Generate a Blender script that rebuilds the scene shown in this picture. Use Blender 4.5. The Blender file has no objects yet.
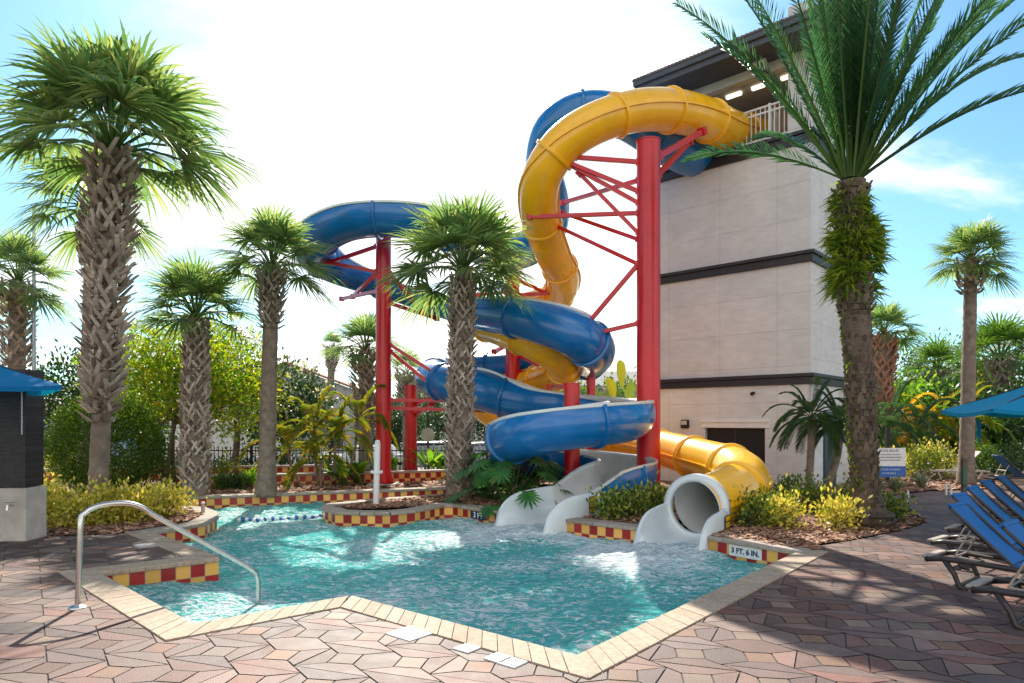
import bpy, math, random
from mathutils import Vector, Matrix, noise
from mathutils.geometry import tessellate_polygon, intersect_line_line_2d
R = math.radians
PI = math.pi
random.seed(7)
scene = bpy.context.scene
col = scene.collection

# ------------------------------------------------------------------ camera, light, exposure
F = 665.0; HOR = 421.0; CH = 1.65
cam_d = bpy.data.cameras.new('camera'); cam = bpy.data.objects.new('camera', cam_d); col.objects.link(cam)
cam.location = (0, 0, CH); cam.rotation_euler = (R(90), 0, 0)
cam_d.sensor_width = 36; cam_d.lens = F / 1024 * 36
cam_d.shift_y = (HOR - 341.5) / 1024; cam_d.clip_end = 2000; cam_d.clip_start = 0.05
scene.camera = cam
SUN_PX = 412.0; SUN_EL = R(38)
az = math.atan2(SUN_PX - 512, F)            # clockwise from +Y
sd = bpy.data.lights.new('sun', 'SUN'); sd.energy = 4.1; sd.angle = R(0.55); sd.color = (1.0, 0.93, 0.82)
sun = bpy.data.objects.new('sun', sd); col.objects.link(sun)
sdir = Vector((math.sin(az) * math.cos(SUN_EL), math.cos(az) * math.cos(SUN_EL), math.sin(SUN_EL)))
sun.rotation_euler = sdir.to_track_quat('Z', 'Y').to_euler()
world = bpy.data.worlds.new('World'); scene.world = world; world.use_nodes = True
wt = world.node_tree; wt.nodes.clear()
def wn(t, **k):
    n = wt.nodes.new(t)
    for a, b in k.items(): setattr(n, a, b)
    return n
sky = wn('ShaderNodeTexSky', sky_type='NISHITA', sun_disc=False, sun_elevation=SUN_EL, sun_rotation=az)
sky.air_density = 1.0; sky.dust_density = 0.8; sky.ozone_density = 2.5
tc = wn('ShaderNodeTexCoord')
sep = wn('ShaderNodeSeparateXYZ'); wt.links.new(tc.outputs['Generated'], sep.inputs[0])
# project the direction on a flat cloud layer
mz = wn('ShaderNodeMath', operation='MAXIMUM'); mz.inputs[1].default_value = 0.0; wt.links.new(sep.outputs['Z'], mz.inputs[0])
az2 = wn('ShaderNodeMath', operation='ADD'); az2.inputs[1].default_value = 0.35; wt.links.new(mz.outputs[0], az2.inputs[0])
dx = wn('ShaderNodeMath', operation='DIVIDE'); wt.links.new(sep.outputs['X'], dx.inputs[0]); wt.links.new(az2.outputs[0], dx.inputs[1])
dy = wn('ShaderNodeMath', operation='DIVIDE'); wt.links.new(sep.outputs['Y'], dy.inputs[0]); wt.links.new(az2.outputs[0], dy.inputs[1])
cb = wn('ShaderNodeCombineXYZ'); wt.links.new(dx.outputs[0], cb.inputs[0]); wt.links.new(dy.outputs[0], cb.inputs[1])
mp = wn('ShaderNodeMapping'); mp.inputs['Location'].default_value = (1.3, 0.4, 0); mp.inputs['Rotation'].default_value = (0, 0, R(-35)); mp.inputs['Scale'].default_value = (0.7, 1.5, 1)
wt.links.new(cb.outputs[0], mp.inputs[0])
nz = wn('ShaderNodeTexNoise'); nz.inputs['Scale'].default_value = 1.7; nz.inputs['Detail'].default_value = 9; nz.inputs['Roughness'].default_value = 0.58; nz.inputs['Distortion'].default_value = 0.35
wt.links.new(mp.outputs[0], nz.inputs['Vector'])
# cover is densest in the part of the sky the cloud bank fills
bank = Vector((-0.03, 0.83, 0.5)).normalized()
dt = wn('ShaderNodeVectorMath', operation='DOT_PRODUCT'); dt.inputs[1].default_value = bank; wt.links.new(tc.outputs['Generated'], dt.inputs[0])
mr = wn('ShaderNodeMapRange'); mr.inputs['From Min'].default_value = 0.84; mr.inputs['From Max'].default_value = 0.975; mr.inputs['To Min'].default_value = -0.13; mr.inputs['To Max'].default_value = 0.19
wt.links.new(dt.outputs['Value'], mr.inputs['Value'])
ad = wn('ShaderNodeMath', operation='ADD'); wt.links.new(nz.outputs['Fac'], ad.inputs[0]); wt.links.new(mr.outputs[0], ad.inputs[1])
# added unseen cloud behind the viewer, there to whiten the ambient light
bk = wn('ShaderNodeMapRange'); bk.inputs['From Min'].default_value = 0.1; bk.inputs['From Max'].default_value = -0.6; bk.inputs['To Min'].default_value = 0.0; bk.inputs['To Max'].default_value = 0.25
wt.links.new(sep.outputs['Y'], bk.inputs['Value'])
adb = wn('ShaderNodeMath', operation='ADD'); wt.links.new(ad.outputs[0], adb.inputs[0]); wt.links.new(bk.outputs[0], adb.inputs[1]); ad = adb
# low haze at the horizon whitens the sky too
hz = wn('ShaderNodeMapRange'); hz.inputs['From Min'].default_value = 0.0; hz.inputs['From Max'].default_value = 0.45; hz.inputs['To Min'].default_value = 0.17; hz.inputs['To Max'].default_value = 0.0
wt.links.new(sep.outputs['Z'], hz.inputs['Value'])
ad2 = wn('ShaderNodeMath', operation='ADD'); wt.links.new(ad.outputs[0], ad2.inputs[0]); wt.links.new(hz.outputs[0], ad2.inputs[1])
cr = wn('ShaderNodeMapRange', interpolation_type='SMOOTHSTEP'); cr.inputs['From Min'].default_value = 0.44; cr.inputs['From Max'].default_value = 0.70
wt.links.new(ad2.outputs[0], cr.inputs['Value'])
cm = wn('ShaderNodeMath', operation='MULTIPLY'); cm.inputs[1].default_value = 0.93; wt.links.new(cr.outputs[0], cm.inputs[0])
mx = wn('ShaderNodeMixRGB'); wt.links.new(cm.outputs[0], mx.inputs[0]); 
tint = wn('ShaderNodeMixRGB', blend_type='MULTIPLY'); tint.inputs[0].default_value = 1; tint.inputs[2].default_value = (0.50, 0.74, 0.80, 1)
wt.links.new(sky.outputs[0], tint.inputs[1]); wt.links.new(tint.outputs[0], mx.inputs[1])
n5 = wn('ShaderNodeTexNoise'); n5.inputs['Scale'].default_value = 3.4; n5.inputs['Detail'].default_value = 8; n5.inputs['Roughness'].default_value = 0.6; wt.links.new(mp.outputs[0], n5.inputs['Vector'])
r5 = wn('ShaderNodeMapRange'); r5.inputs['From Min'].default_value = 0.35; r5.inputs['From Max'].default_value = 0.65; r5.inputs['To Min'].default_value = 0.58; r5.inputs['To Max'].default_value = 1.2; wt.links.new(n5.outputs['Fac'], r5.inputs['Value'])
s5 = wn('ShaderNodeVectorMath', operation='SCALE'); s5.inputs[0].default_value = (7.4, 7.1, 6.8); wt.links.new(r5.outputs[0], s5.inputs['Scale']); wt.links.new(s5.outputs[0], mx.inputs[2])
bg = wn('ShaderNodeBackground'); bg.inputs['Strength'].default_value = 0.115
out = wn('ShaderNodeOutputWorld'); wt.links.new(mx.outputs[0], bg.inputs[0]); wt.links.new(bg.outputs[0], out.inputs[0])
vs = scene.view_settings
vs.view_transform = 'Standard'; vs.look = 'None'; vs.gamma = 1; vs.use_curve_mapping = False; vs.exposure = 1.1
scene.cycles.max_bounces = 8; scene.cycles.transparent_max_bounces = 24; scene.cycles.sample_clamp_indirect = 6

# ------------------------------------------------------------------ helpers
def P(px, py, d): return Vector(((px - 512) * d / F, d, CH - (py - HOR) * d / F))
def G(px, py, z=0.0):
    d = F * (CH - z) / (py - HOR)
    return Vector(((px - 512) * d / F, d, z))
def tag(o, label=None, cat=None, group=None, kind=None):
    if label: o['label'] = label
    if cat: o['category'] = cat
    if group: o['group'] = group
    if kind: o['kind'] = kind
    return o
def empty(name, loc, label, cat, group=None, rz=0):
    o = bpy.data.objects.new(name, None); col.objects.link(o); o.location = loc; o.rotation_euler = (0, 0, rz)
    o.empty_display_size = 0.1
    return tag(o, label, cat, group)
class MB:
    def __init__(s): s.v = []; s.f = []; s.uv = []; s.c = []; s.hasuv = False; s.hasc = False
    def face(s, pts, uv=None, c=None):
        n = len(s.v); s.v += [Vector(p) for p in pts]; s.f.append(tuple(range(n, n + len(pts))))
        s.uv.append(uv); s.c.append(c)
        if uv: s.hasuv = True
        if c is not None: s.hasc = True
    def add(s, vs_, fs):
        n = len(s.v); s.v += [Vector(p) for p in vs_]
        for f in fs: s.f.append(tuple(i + n for i in f)); s.uv.append(None); s.c.append(None)
    def box(s, c, size, m=None, taper=1.0):
        hx, hy, hz = size[0] / 2, size[1] / 2, size[2] / 2
        pts = [Vector((x * hx * (taper if z > 0 else 1), y * hy * (taper if z > 0 else 1), z * hz)) for z in (-1, 1) for y in (-1, 1) for x in (-1, 1)]
        if m is not None: pts = [m @ p for p in pts]
        pts = [p + Vector(c) for p in pts]
        s.add(pts, [(0, 2, 3, 1), (4, 5, 7, 6), (0, 1, 5, 4), (2, 6, 7, 3), (0, 4, 6, 2), (1, 3, 7, 5)])
    def bar(s, a, b, w, h=None):
        a = Vector(a); b = Vector(b); h = h or w; d = (b - a); L = d.length
        if L < 1e-6: return
        q = d.to_track_quat('Z', 'Y').to_matrix()
        s.box((a + b) / 2, (w, h, L), q)
    def tube(s, pts, rad, n=10, cap=True):
        pts = [Vector(p) for p in pts]; m = len(pts)
        if not hasattr(rad, '__len__'): rad = [rad] * m
        base = len(s.v); vs_ = []; fs = []
        t0 = (pts[1] - pts[0]).normalized()
        u = t0.orthogonal().normalized()
        for i in range(m):
            t = (pts[min(i + 1, m - 1)] - pts[max(i - 1, 0)]).normalized()
            u = (u - t * u.dot(t)).normalized(); w = t.cross(u)
            for k in range(n):
                a = 2 * PI * k / n
                vs_.append(pts[i] + (u * math.cos(a) + w * math.sin(a)) * rad[i])
        for i in range(m - 1):
            for k in range(n):
                k2 = (k + 1) % n
                fs.append((i * n + k, i * n + k2, (i + 1) * n + k2, (i + 1) * n + k))
        if cap:
            fs.append(tuple(range(n - 1, -1, -1))); fs.append(tuple((m - 1) * n + k for k in range(n)))
        s.add(vs_, fs)
    def build(s, name, mat, parent=None, smooth=False, origin=None, bevel=0, keep=False):
        org = Vector((0, 0, 0)) if keep else (Vector(origin) if origin is not None else (parent.matrix_basis.translation if parent is not None and parent.parent is None else Vector((0, 0, 0))))
        if parent is not None and parent.parent is not None and not keep: org = parent.parent.matrix_basis.translation
        me = bpy.data.meshes.new(name)
        me.from_pydata([v - org for v in s.v], [], s.f)
        if s.hasuv:
            ul = me.uv_layers.new(name='UVMap'); li = 0
            for f, uv in zip(s.f, s.uv):
                for j in range(len(f)):
                    ul.data[li].uv = uv[j] if uv else (0, 0); li += 1
        if s.hasc:
            ca = me.color_attributes.new('col', 'FLOAT_COLOR', 'CORNER'); li = 0
            for f, c in zip(s.f, s.c):
                for j in range(len(f)):
                    ca.data[li].color = (*(c or (0.5, 0.5, 0.5)), 1); li += 1
        me.materials.append(mat)
        if smooth: me.shade_smooth()
        me.update()
        o = bpy.data.objects.new(name, me); col.objects.link(o)
        if parent is not None: o.parent = parent
        elif origin is not None: o.location = origin
        if bevel:
            b = o.modifiers.new('bevel', 'BEVEL'); b.width = bevel; b.segments = 2; b.limit_method = 'ANGLE'
        return o
def copy_tree(o, parent=None):
    c = o.copy(); col.objects.link(c)
    if parent is not None: c.parent = parent
    for ch in list(o.children): copy_tree(ch, c)
    return c
def catmull(pts, step=0.2):
    """pts: list of tuples of floats (any dim). Catmull-Rom resampled by xyz length."""
    out = []
    n = len(pts)
    for i in range(n - 1):
        p0 = pts[max(i - 1, 0)]; p1 = pts[i]; p2 = pts[i + 1]; p3 = pts[min(i + 2, n - 1)]
        L = math.dist(p1[:3], p2[:3]); k = max(2, int(L / step))
        for j in range(k):
            t = j / k
            out.append(tuple(0.5 * (2 * b + (c - a) * t + (2 * a - 5 * b + 4 * c - d) * t * t + (3 * b - a - 3 * c + d) * t ** 3) for a, b, c, d in zip(p0, p1, p2, p3)))
    out.append(tuple(pts[-1]))
    return out

# ------------------------------------------------------------------ materials
def nodes(name):
    m = bpy.data.materials.new(name); m.use_nodes = True; nt = m.node_tree
    b = nt.nodes['Principled BSDF']
    return m, nt, b
def N(nt, t, **k):
    n = nt.nodes.new(t)
    for a, b in k.items(): setattr(n, a, b)
    return n
def L(nt, a, b): nt.links.new(a, b)
def mat_basic(name, c, rough=0.5, var=0.12, scale=4.0, bump=0.0, bscale=40.0, metal=0.0, coat=0.0, dirt=None, spec=0.5):
    m, nt, b = nodes(name)
    t = N(nt, 'ShaderNodeTexCoord')
    nz_ = N(nt, 'ShaderNodeTexNoise'); nz_.inputs['Scale'].default_value = scale; nz_.inputs['Detail'].default_value = 6
    L(nt, t.outputs['Object'], nz_.inputs['Vector'])
    r = N(nt, 'ShaderNodeMapRange'); r.inputs['From Min'].default_value = 0.3; r.inputs['From Max'].default_value = 0.7
    r.inputs['To Min'].default_value = 1 - var; r.inputs['To Max'].default_value = 1 + var
    L(nt, nz_.outputs['Fac'], r.inputs['Value'])
    mu = N(nt, 'ShaderNodeVectorMath', operation='SCALE'); mu.inputs[0].default_value = c; L(nt, r.outputs[0], mu.inputs['Scale'])
    L(nt, mu.outputs[0], b.inputs['Base Color'])
    b.inputs['Roughness'].default_value = rough; b.inputs['Metallic'].default_value = metal
    b.inputs['Coat Weight'].default_value = coat; b.inputs['Coat Roughness'].default_value = 0.12
    b.inputs['Specular IOR Level'].default_value = spec
    if bump:
        n2 = N(nt, 'ShaderNodeTexNoise'); n2.inputs['Scale'].default_value = bscale; n2.inputs['Detail'].default_value = 4; L(nt, t.outputs['Object'], n2.inputs['Vector'])
        bp = N(nt, 'ShaderNodeBump'); bp.inputs['Strength'].default_value = bump; bp.inputs['Distance'].default_value = 0.02
        L(nt, n2.outputs['Fac'], bp.inputs['Height']); L(nt, bp.outputs[0], b.inputs['Normal'])
    return m
def mat_leaf(name, cols, transl=0.45, rough=0.5, tboost=1.6):
    """cols: list of colours; each leaf (mesh island) takes its own"""
    m, nt, b = nodes(name)
    g = N(nt, 'ShaderNodeNewGeometry')
    ramp = N(nt, 'ShaderNodeValToRGB'); e = ramp.color_ramp.elements
    n = len(cols)
    for i, c in enumerate(cols):
        pos = i / max(1, n - 1)
        if i < 2: el = e[i]; el.position = pos
        else: el = e.new(pos)
        el.color = (*c, 1)
    if n >= 2:
        pass
    L(nt, g.outputs['Random Per Island'], ramp.inputs[0])
    L(nt, ramp.outputs[0], b.inputs['Base Color']); b.inputs['Roughness'].default_value = rough
    tr = N(nt, 'ShaderNodeBsdfTranslucent')
    sc = N(nt, 'ShaderNodeVectorMath', operation='MULTIPLY'); sc.inputs[1].default_value = (tboost * 1.15, tboost * 1.1, tboost * 0.6)
    L(nt, ramp.outputs[0], sc.inputs[0]); L(nt, sc.outputs[0], tr.inputs[0])
    mixs = N(nt, 'ShaderNodeMixShader'); mixs.inputs[0].default_value = transl
    L(nt, b.outputs[0], mixs.inputs[1]); L(nt, tr.outputs[0], mixs.inputs[2])
    L(nt, mixs.outputs[0], nt.nodes['Material Output'].inputs[0])
    return m
M = {}
M['blue'] = mat_basic('blue_fibreglass', (0.0, 0.15, 0.44), 0.25, 0.12, 2.2, coat=0.4)
M['blue_fade'] = M['blue']
M['yellow'] = mat_basic('yellow_fibreglass', (0.96, 0.50, 0.008), 0.27, 0.09, 2.6, coat=0.35)
M['gel'] = mat_basic('white_gelcoat', (0.66, 0.72, 0.72), 0.22, 0.06, 2.5, coat=0.3)
M['gel_in'] = mat_basic('grey_gelcoat', (0.60, 0.60, 0.57), 0.35, 0.1, 2.5)
M['red'] = mat_basic('red_steel', (0.60, 0.005, 0.012), 0.36, 0.12, 2.0, coat=0.35)
M['steel'] = mat_basic('brushed_steel', (0.62, 0.60, 0.57), 0.24, 0.08, 14, metal=1.0)
M['concrete'] = mat_basic('concrete', (0.42, 0.39, 0.35), 0.85, 0.2, 5, 0.5, 60)
M['white_paint'] = mat_basic('white_paint', (0.78, 0.78, 0.76), 0.45, 0.05, 3)
M['dark_trim'] = mat_basic('dark_trim', (0.028, 0.028, 0.032), 0.5, 0.15, 3)
M['dark_metal'] = mat_basic('dark_metal', (0.012, 0.012, 0.014), 0.7, 0.1, 3)
M['grey_trim'] = mat_basic('grey_trim', (0.075, 0.08, 0.095), 0.5, 0.12, 3)
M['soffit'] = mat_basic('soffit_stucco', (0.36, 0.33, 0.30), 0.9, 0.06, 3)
M['cream'] = mat_basic('cream_stucco', (0.62, 0.59, 0.54), 0.9, 0.06, 3, 0.3, 80)
M['umb'] = mat_leaf('umbrella_canvas', [(0.0, 0.20, 0.52), (0.0, 0.21, 0.54)], 0.42, 0.8, 1.5)
M['umb2'] = mat_leaf('umbrella_canvas_teal', [(0.0, 0.27, 0.50), (0.0, 0.29, 0.52)], 0.2, 0.8, 1.2)
M['sling'] = mat_basic('blue_sling', (0.004, 0.125, 0.38), 0.7, 0.1, 9, 0.4, 300)
M['resin'] = mat_basic('bronze_resin', (0.04, 0.032, 0.028), 0.42, 0.2, 8)
M['resin_worn'] = mat_basic('faded_resin', (0.42, 0.35, 0.28), 0.55, 0.25, 8)
M['tile_dark'] = None
M['trunk'] = mat_basic('palm_bark', (0.21, 0.165, 0.125), 0.9, 0.35, 7, 0.8, 30)
M['boot'] = None
M['bark'] = mat_basic('tree_bark', (0.13, 0.095, 0.07), 0.9, 0.3, 8, 0.8, 30)
M['car_white'] = mat_basic('car_paint_white', (0.6, 0.6, 0.6), 0.25, 0.02, 1, coat=0.6)
M['car_grey'] = mat_basic('car_paint_grey', (0.28, 0.30, 0.33), 0.25, 0.02, 1, coat=0.6)
M['car_glass'] = mat_basic('car_glass', (0.02, 0.025, 0.03), 0.08, 0.02, 1)
M['rubber'] = mat_basic('rubber', (0.02, 0.02, 0.02), 0.8, 0.1, 5)
M['sign_yellow'] = mat_basic('sign_yellow', (0.80, 0.45, 0.01), 0.5, 0.06, 8)
M['ink'] = mat_basic('black_ink', (0.012, 0.012, 0.014), 0.5, 0.05, 8)
M['tile_white'] = mat_basic('white_tile', (0.75, 0.75, 0.72), 0.3, 0.08, 12)
M['navy'] = mat_basic('navy_ink', (0.012, 0.03, 0.09), 0.4, 0.05, 8)
M['sign_blue'] = mat_basic('sign_blue', (0.02, 0.12, 0.42), 0.5, 0.05, 8)
M['roof_red'] = mat_basic('red_roof', (0.35, 0.16, 0.12), 0.8, 0.15, 3)
M['grey_wall'] = mat_basic('grey_house_wall', (0.42, 0.42, 0.40), 0.9, 0.06, 2)
M['asphalt'] = mat_basic('asphalt', (0.22, 0.22, 0.21), 0.9, 0.2, 2, 0.4, 60)
M['grass'] = mat_basic('lawn', (0.06, 0.11, 0.025), 0.95, 0.4, 6, 0.9, 80)
M['pool_plaster'] = mat_basic('pool_plaster', (0.34, 0.88, 0.86), 0.8, 0.12, 1.6)
M['step_plaster'] = mat_basic('step_plaster', (0.55, 0.62, 0.55), 0.8, 0.12, 1.6)
M['grout'] = mat_basic('grout', (0.10, 0.085, 0.075), 0.95, 0.3, 10, 0.4, 60)

M['leaf_sabal'] = mat_leaf('sabal_leaf', [(0.07, 0.14, 0.06), (0.11, 0.20, 0.085), (0.17, 0.25, 0.10), (0.26, 0.30, 0.13)], 0.55, 0.36, 1.7)
M['leaf_date'] = mat_leaf('date_leaf', [(0.03, 0.11, 0.06), (0.05, 0.15, 0.08), (0.08, 0.19, 0.09)], 0.4, 0.36, 1.4)
M['leaf_fern'] = mat_leaf('fern_leaf', [(0.05, 0.12, 0.012), (0.15, 0.24, 0.018), (0.30, 0.34, 0.03)], 0.45, 0.5, 1.5)
M['leaf_robel'] = mat_leaf('small_palm_leaf', [(0.03, 0.085, 0.035), (0.055, 0.12, 0.045), (0.1, 0.16, 0.05)], 0.35, 0.4, 1.3)
M['leaf_dark'] = mat_leaf('dark_leaf', [(0.015, 0.045, 0.012), (0.03, 0.075, 0.02), (0.055, 0.11, 0.025)], 0.3, 0.45, 1.4)
M['leaf_mid'] = mat_leaf('mid_leaf', [(0.035, 0.09, 0.015), (0.07, 0.15, 0.022), (0.12, 0.20, 0.03)], 0.42, 0.45, 1.5)
M['leaf_lime'] = mat_leaf('lime_leaf', [(0.07, 0.17, 0.012), (0.15, 0.27, 0.015), (0.26, 0.34, 0.02), (0.36, 0.30, 0.02)], 0.55, 0.45, 1.5)
M['leaf_gold'] = mat_leaf('variegated_leaf', [(0.12, 0.20, 0.02), (0.48, 0.46, 0.06), (0.70, 0.58, 0.09), (0.78, 0.66, 0.18)], 0.35, 0.4, 1.15)
M['leaf_varieg'] = mat_leaf('green_gold_leaf', [(0.04, 0.10, 0.015), (0.09, 0.17, 0.02), (0.22, 0.29, 0.04), (0.48, 0.46, 0.08)], 0.35, 0.4, 1.2)
M['leaf_areca'] = mat_leaf('areca_leaf', [(0.05, 0.12, 0.015), (0.14, 0.22, 0.02), (0.34, 0.20, 0.02), (0.10, 0.18, 0.02)], 0.5, 0.45, 1.5)
M['leaf_orange'] = mat_leaf('golden_frond', [(0.5, 0.24, 0.02), (0.58, 0.34, 0.03), (0.40, 0.34, 0.03)], 0.5, 0.45, 1.4)
M['leaf_philo'] = mat_leaf('philodendron_leaf', [(0.03, 0.13, 0.035), (0.05, 0.18, 0.045), (0.09, 0.24, 0.05)], 0.4, 0.3, 1.6)
M['leaf_bright'] = mat_leaf('bright_leaf', [(0.06, 0.17, 0.015), (0.11, 0.25, 0.02), (0.2, 0.32, 0.03)], 0.5, 0.4, 1.6)
M['leaf_grey'] = mat_leaf('grey_blade', [(0.20, 0.24, 0.14), (0.30, 0.33, 0.22)], 0.3, 0.5, 1.1)
M['leaf_bird'] = mat_leaf('banana_leaf', [(0.36, 0.27, 0.02), (0.16, 0.2, 0.03), (0.06, 0.12, 0.03)], 0.35, 0.4, 1.2)
M['leaf_red'] = mat_leaf('red_leaf', [(0.16, 0.02, 0.03), (0.25, 0.04, 0.05)], 0.4, 0.4, 1.4)
M['leaf_olive'] = mat_leaf('olive_leaf', [(0.05, 0.085, 0.01), (0.10, 0.14, 0.012), (0.19, 0.21, 0.015)], 0.42, 0.5, 1.4)
M['leaf_topiary'] = mat_leaf('topiary_leaf', [(0.04, 0.09, 0.01), (0.08, 0.15, 0.012), (0.15, 0.23, 0.02)], 0.4, 0.5, 1.5)
M['blossom'] = mat_leaf('pale_blossom', [(0.55, 0.55, 0.42), (0.7, 0.68, 0.55)], 0.4, 0.6, 1.1)
M['dead_frond'] = mat_leaf('dead_frond', [(0.28, 0.19, 0.10), (0.36, 0.26, 0.14)], 0.35, 0.8, 1.2)

# palm boots: every split leaf base a little different
def island_mat(name, cols, rough=0.85, bump=0.5):
    m, nt, b = nodes(name)
    g = N(nt, 'ShaderNodeNewGeometry'); ramp = N(nt, 'ShaderNodeValToRGB')
    e = ramp.color_ramp.elements
    for i, c in enumerate(cols):
        if i < 2: el = e[i]; el.position = i / (len(cols) - 1)
        else: el = e.new(i / (len(cols) - 1))
        el.color = (*c, 1)
    L(nt, g.outputs['Random Per Island'], ramp.inputs[0])
    t = N(nt, 'ShaderNodeTexCoord'); n2 = N(nt, 'ShaderNodeTexNoise'); n2.inputs['Scale'].default_value = 24; L(nt, t.outputs['Object'], n2.inputs['Vector'])
    mr_ = N(nt, 'ShaderNodeMapRange'); mr_.inputs['To Min'].default_value = 0.55; mr_.inputs['To Max'].default_value = 1.4; L(nt, n2.outputs['Fac'], mr_.inputs['Value'])
    mu = N(nt, 'ShaderNodeVectorMath', operation='SCALE'); L(nt, ramp.outputs[0], mu.inputs[0]); L(nt, mr_.outputs[0], mu.inputs['Scale'])
    L(nt, mu.outputs[0], b.inputs['Base Color']); b.inputs['Roughness'].default_value = rough
    bp = N(nt, 'ShaderNodeBump'); bp.inputs['Strength'].default_value = bump; bp.inputs['Distance'].default_value = 0.02
    L(nt, n2.outputs['Fac'], bp.inputs['Height']); L(nt, bp.outputs[0], b.inputs['Normal'])
    return m
M['boot'] = island_mat('palm_leaf_base', [(0.17, 0.125, 0.095), (0.30, 0.24, 0.19), (0.42, 0.35, 0.28), (0.56, 0.48, 0.40)])
M['boot_date'] = island_mat('date_leaf_base', [(0.065, 0.048, 0.035), (0.12, 0.09, 0.06), (0.19, 0.14, 0.10)])
M['boot_red'] = island_mat('reddish_leaf_base', [(0.24, 0.11, 0.07), (0.40, 0.20, 0.13)])
M['chip'] = island_mat('mulch_chip', [(0.16, 0.065, 0.035), (0.40, 0.20, 0.11), (0.55, 0.33, 0.21), (0.27, 0.13, 0.08)])
M['stone'] = island_mat('coping_stone', [(0.34, 0.25, 0.17), (0.41, 0.31, 0.22), (0.45, 0.34, 0.24), (0.38, 0.30, 0.21)], 0.8, 0.25)
M['stone2'] = island_mat('grey_coping_stone', [(0.28, 0.24, 0.19), (0.35, 0.30, 0.24), (0.40, 0.33, 0.27)], 0.85, 0.3)

def make_mulch():
    m, nt, b = nodes('mulch')
    t = N(nt, 'ShaderNodeTexCoord'); v = N(nt, 'ShaderNodeTexVoronoi'); v.inputs['Scale'].default_value = 28; L(nt, t.outputs['Object'], v.inputs['Vector'])
    r = N(nt, 'ShaderNodeValToRGB'); e = r.color_ramp.elements
    e[0].color = (0.10, 0.045, 0.025, 1); e[1].color = (0.42, 0.25, 0.16, 1); e[1].position = 1
    k = e.new(0.5); k.color = (0.24, 0.12, 0.07, 1)
    s = N(nt, 'ShaderNodeSeparateColor'); L(nt, v.outputs['Color'], s.inputs[0]); L(nt, s.outputs[0], r.inputs[0])
    L(nt, r.outputs[0], b.inputs['Base Color']); b.inputs['Roughness'].default_value = 0.95
    bp = N(nt, 'ShaderNodeBump'); bp.inputs['Strength'].default_value = 0.9; bp.inputs['Distance'].default_value = 0.03
    L(nt, v.outputs['Distance'], bp.inputs['Height']); L(nt, bp.outputs[0], b.inputs['Normal'])
    return m
M['mulch'] = make_mulch()
def make_checker():
    m, nt, b = nodes('pool_tile')
    uv = N(nt, 'ShaderNodeUVMap')
    ch = N(nt, 'ShaderNodeTexChecker'); ch.inputs['Scale'].default_value = 1.0
    ch.inputs['Color1'].default_value = (0.38, 0.02, 0.018, 1); ch.inputs['Color2'].default_value = (0.84, 0.46, 0.10, 1)
    off = N(nt, 'ShaderNodeVectorMath', operation='ADD'); off.inputs[1].default_value = (0.001, 0.001, 0.5); L(nt, uv.outputs[0], off.inputs[0]); L(nt, off.outputs[0], ch.inputs['Vector'])
    fl = N(nt, 'ShaderNodeVectorMath', operation='FLOOR'); L(nt, off.outputs[0], fl.inputs[0])
    wn_ = N(nt, 'ShaderNodeTexWhiteNoise', noise_dimensions='2D'); L(nt, fl.outputs[0], wn_.inputs['Vector'])
    mr_ = N(nt, 'ShaderNodeMapRange'); mr_.inputs['To Min'].default_value = 0.75; mr_.inputs['To Max'].default_value = 1.2; L(nt, wn_.outputs['Value'], mr_.inputs['Value'])
    mu = N(nt, 'ShaderNodeVectorMath', operation='SCALE'); L(nt, ch.outputs['Color'], mu.inputs[0]); L(nt, mr_.outputs[0], mu.inputs['Scale'])
    # grout lines
    fr = N(nt, 'ShaderNodeVectorMath', operation='FRACTION'); L(nt, off.outputs[0], fr.inputs[0])
    sub = N(nt, 'ShaderNodeVectorMath', operation='SUBTRACT'); sub.inputs[1].default_value = (0.5, 0.5, 0.5); L(nt, fr.outputs[0], sub.inputs[0])
    ab = N(nt, 'ShaderNodeVectorMath', operation='ABSOLUTE'); L(nt, sub.outputs[0], ab.inputs[0])
    sp = N(nt, 'ShaderNodeSeparateXYZ'); L(nt, ab.outputs[0], sp.inputs[0])
    mxm = N(nt, 'ShaderNodeMath', operation='MAXIMUM'); L(nt, sp.outputs[0], mxm.inputs[0]); L(nt, sp.outputs[1], mxm.inputs[1])
    gt = N(nt, 'ShaderNodeMath', operation='GREATER_THAN'); gt.inputs[1].default_value = 0.475; L(nt, mxm.outputs[0], gt.inputs[0])
    mix = N(nt, 'ShaderNodeMixRGB'); L(nt, gt.outputs[0], mix.inputs[0]); L(nt, mu.outputs[0], mix.inputs[1]); mix.inputs[2].default_value = (0.32, 0.27, 0.2, 1)
    L(nt, mix.outputs[0], b.inputs['Base Color']); b.inputs['Roughness'].default_value = 0.25
    return m
M['checker'] = make_checker()
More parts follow.
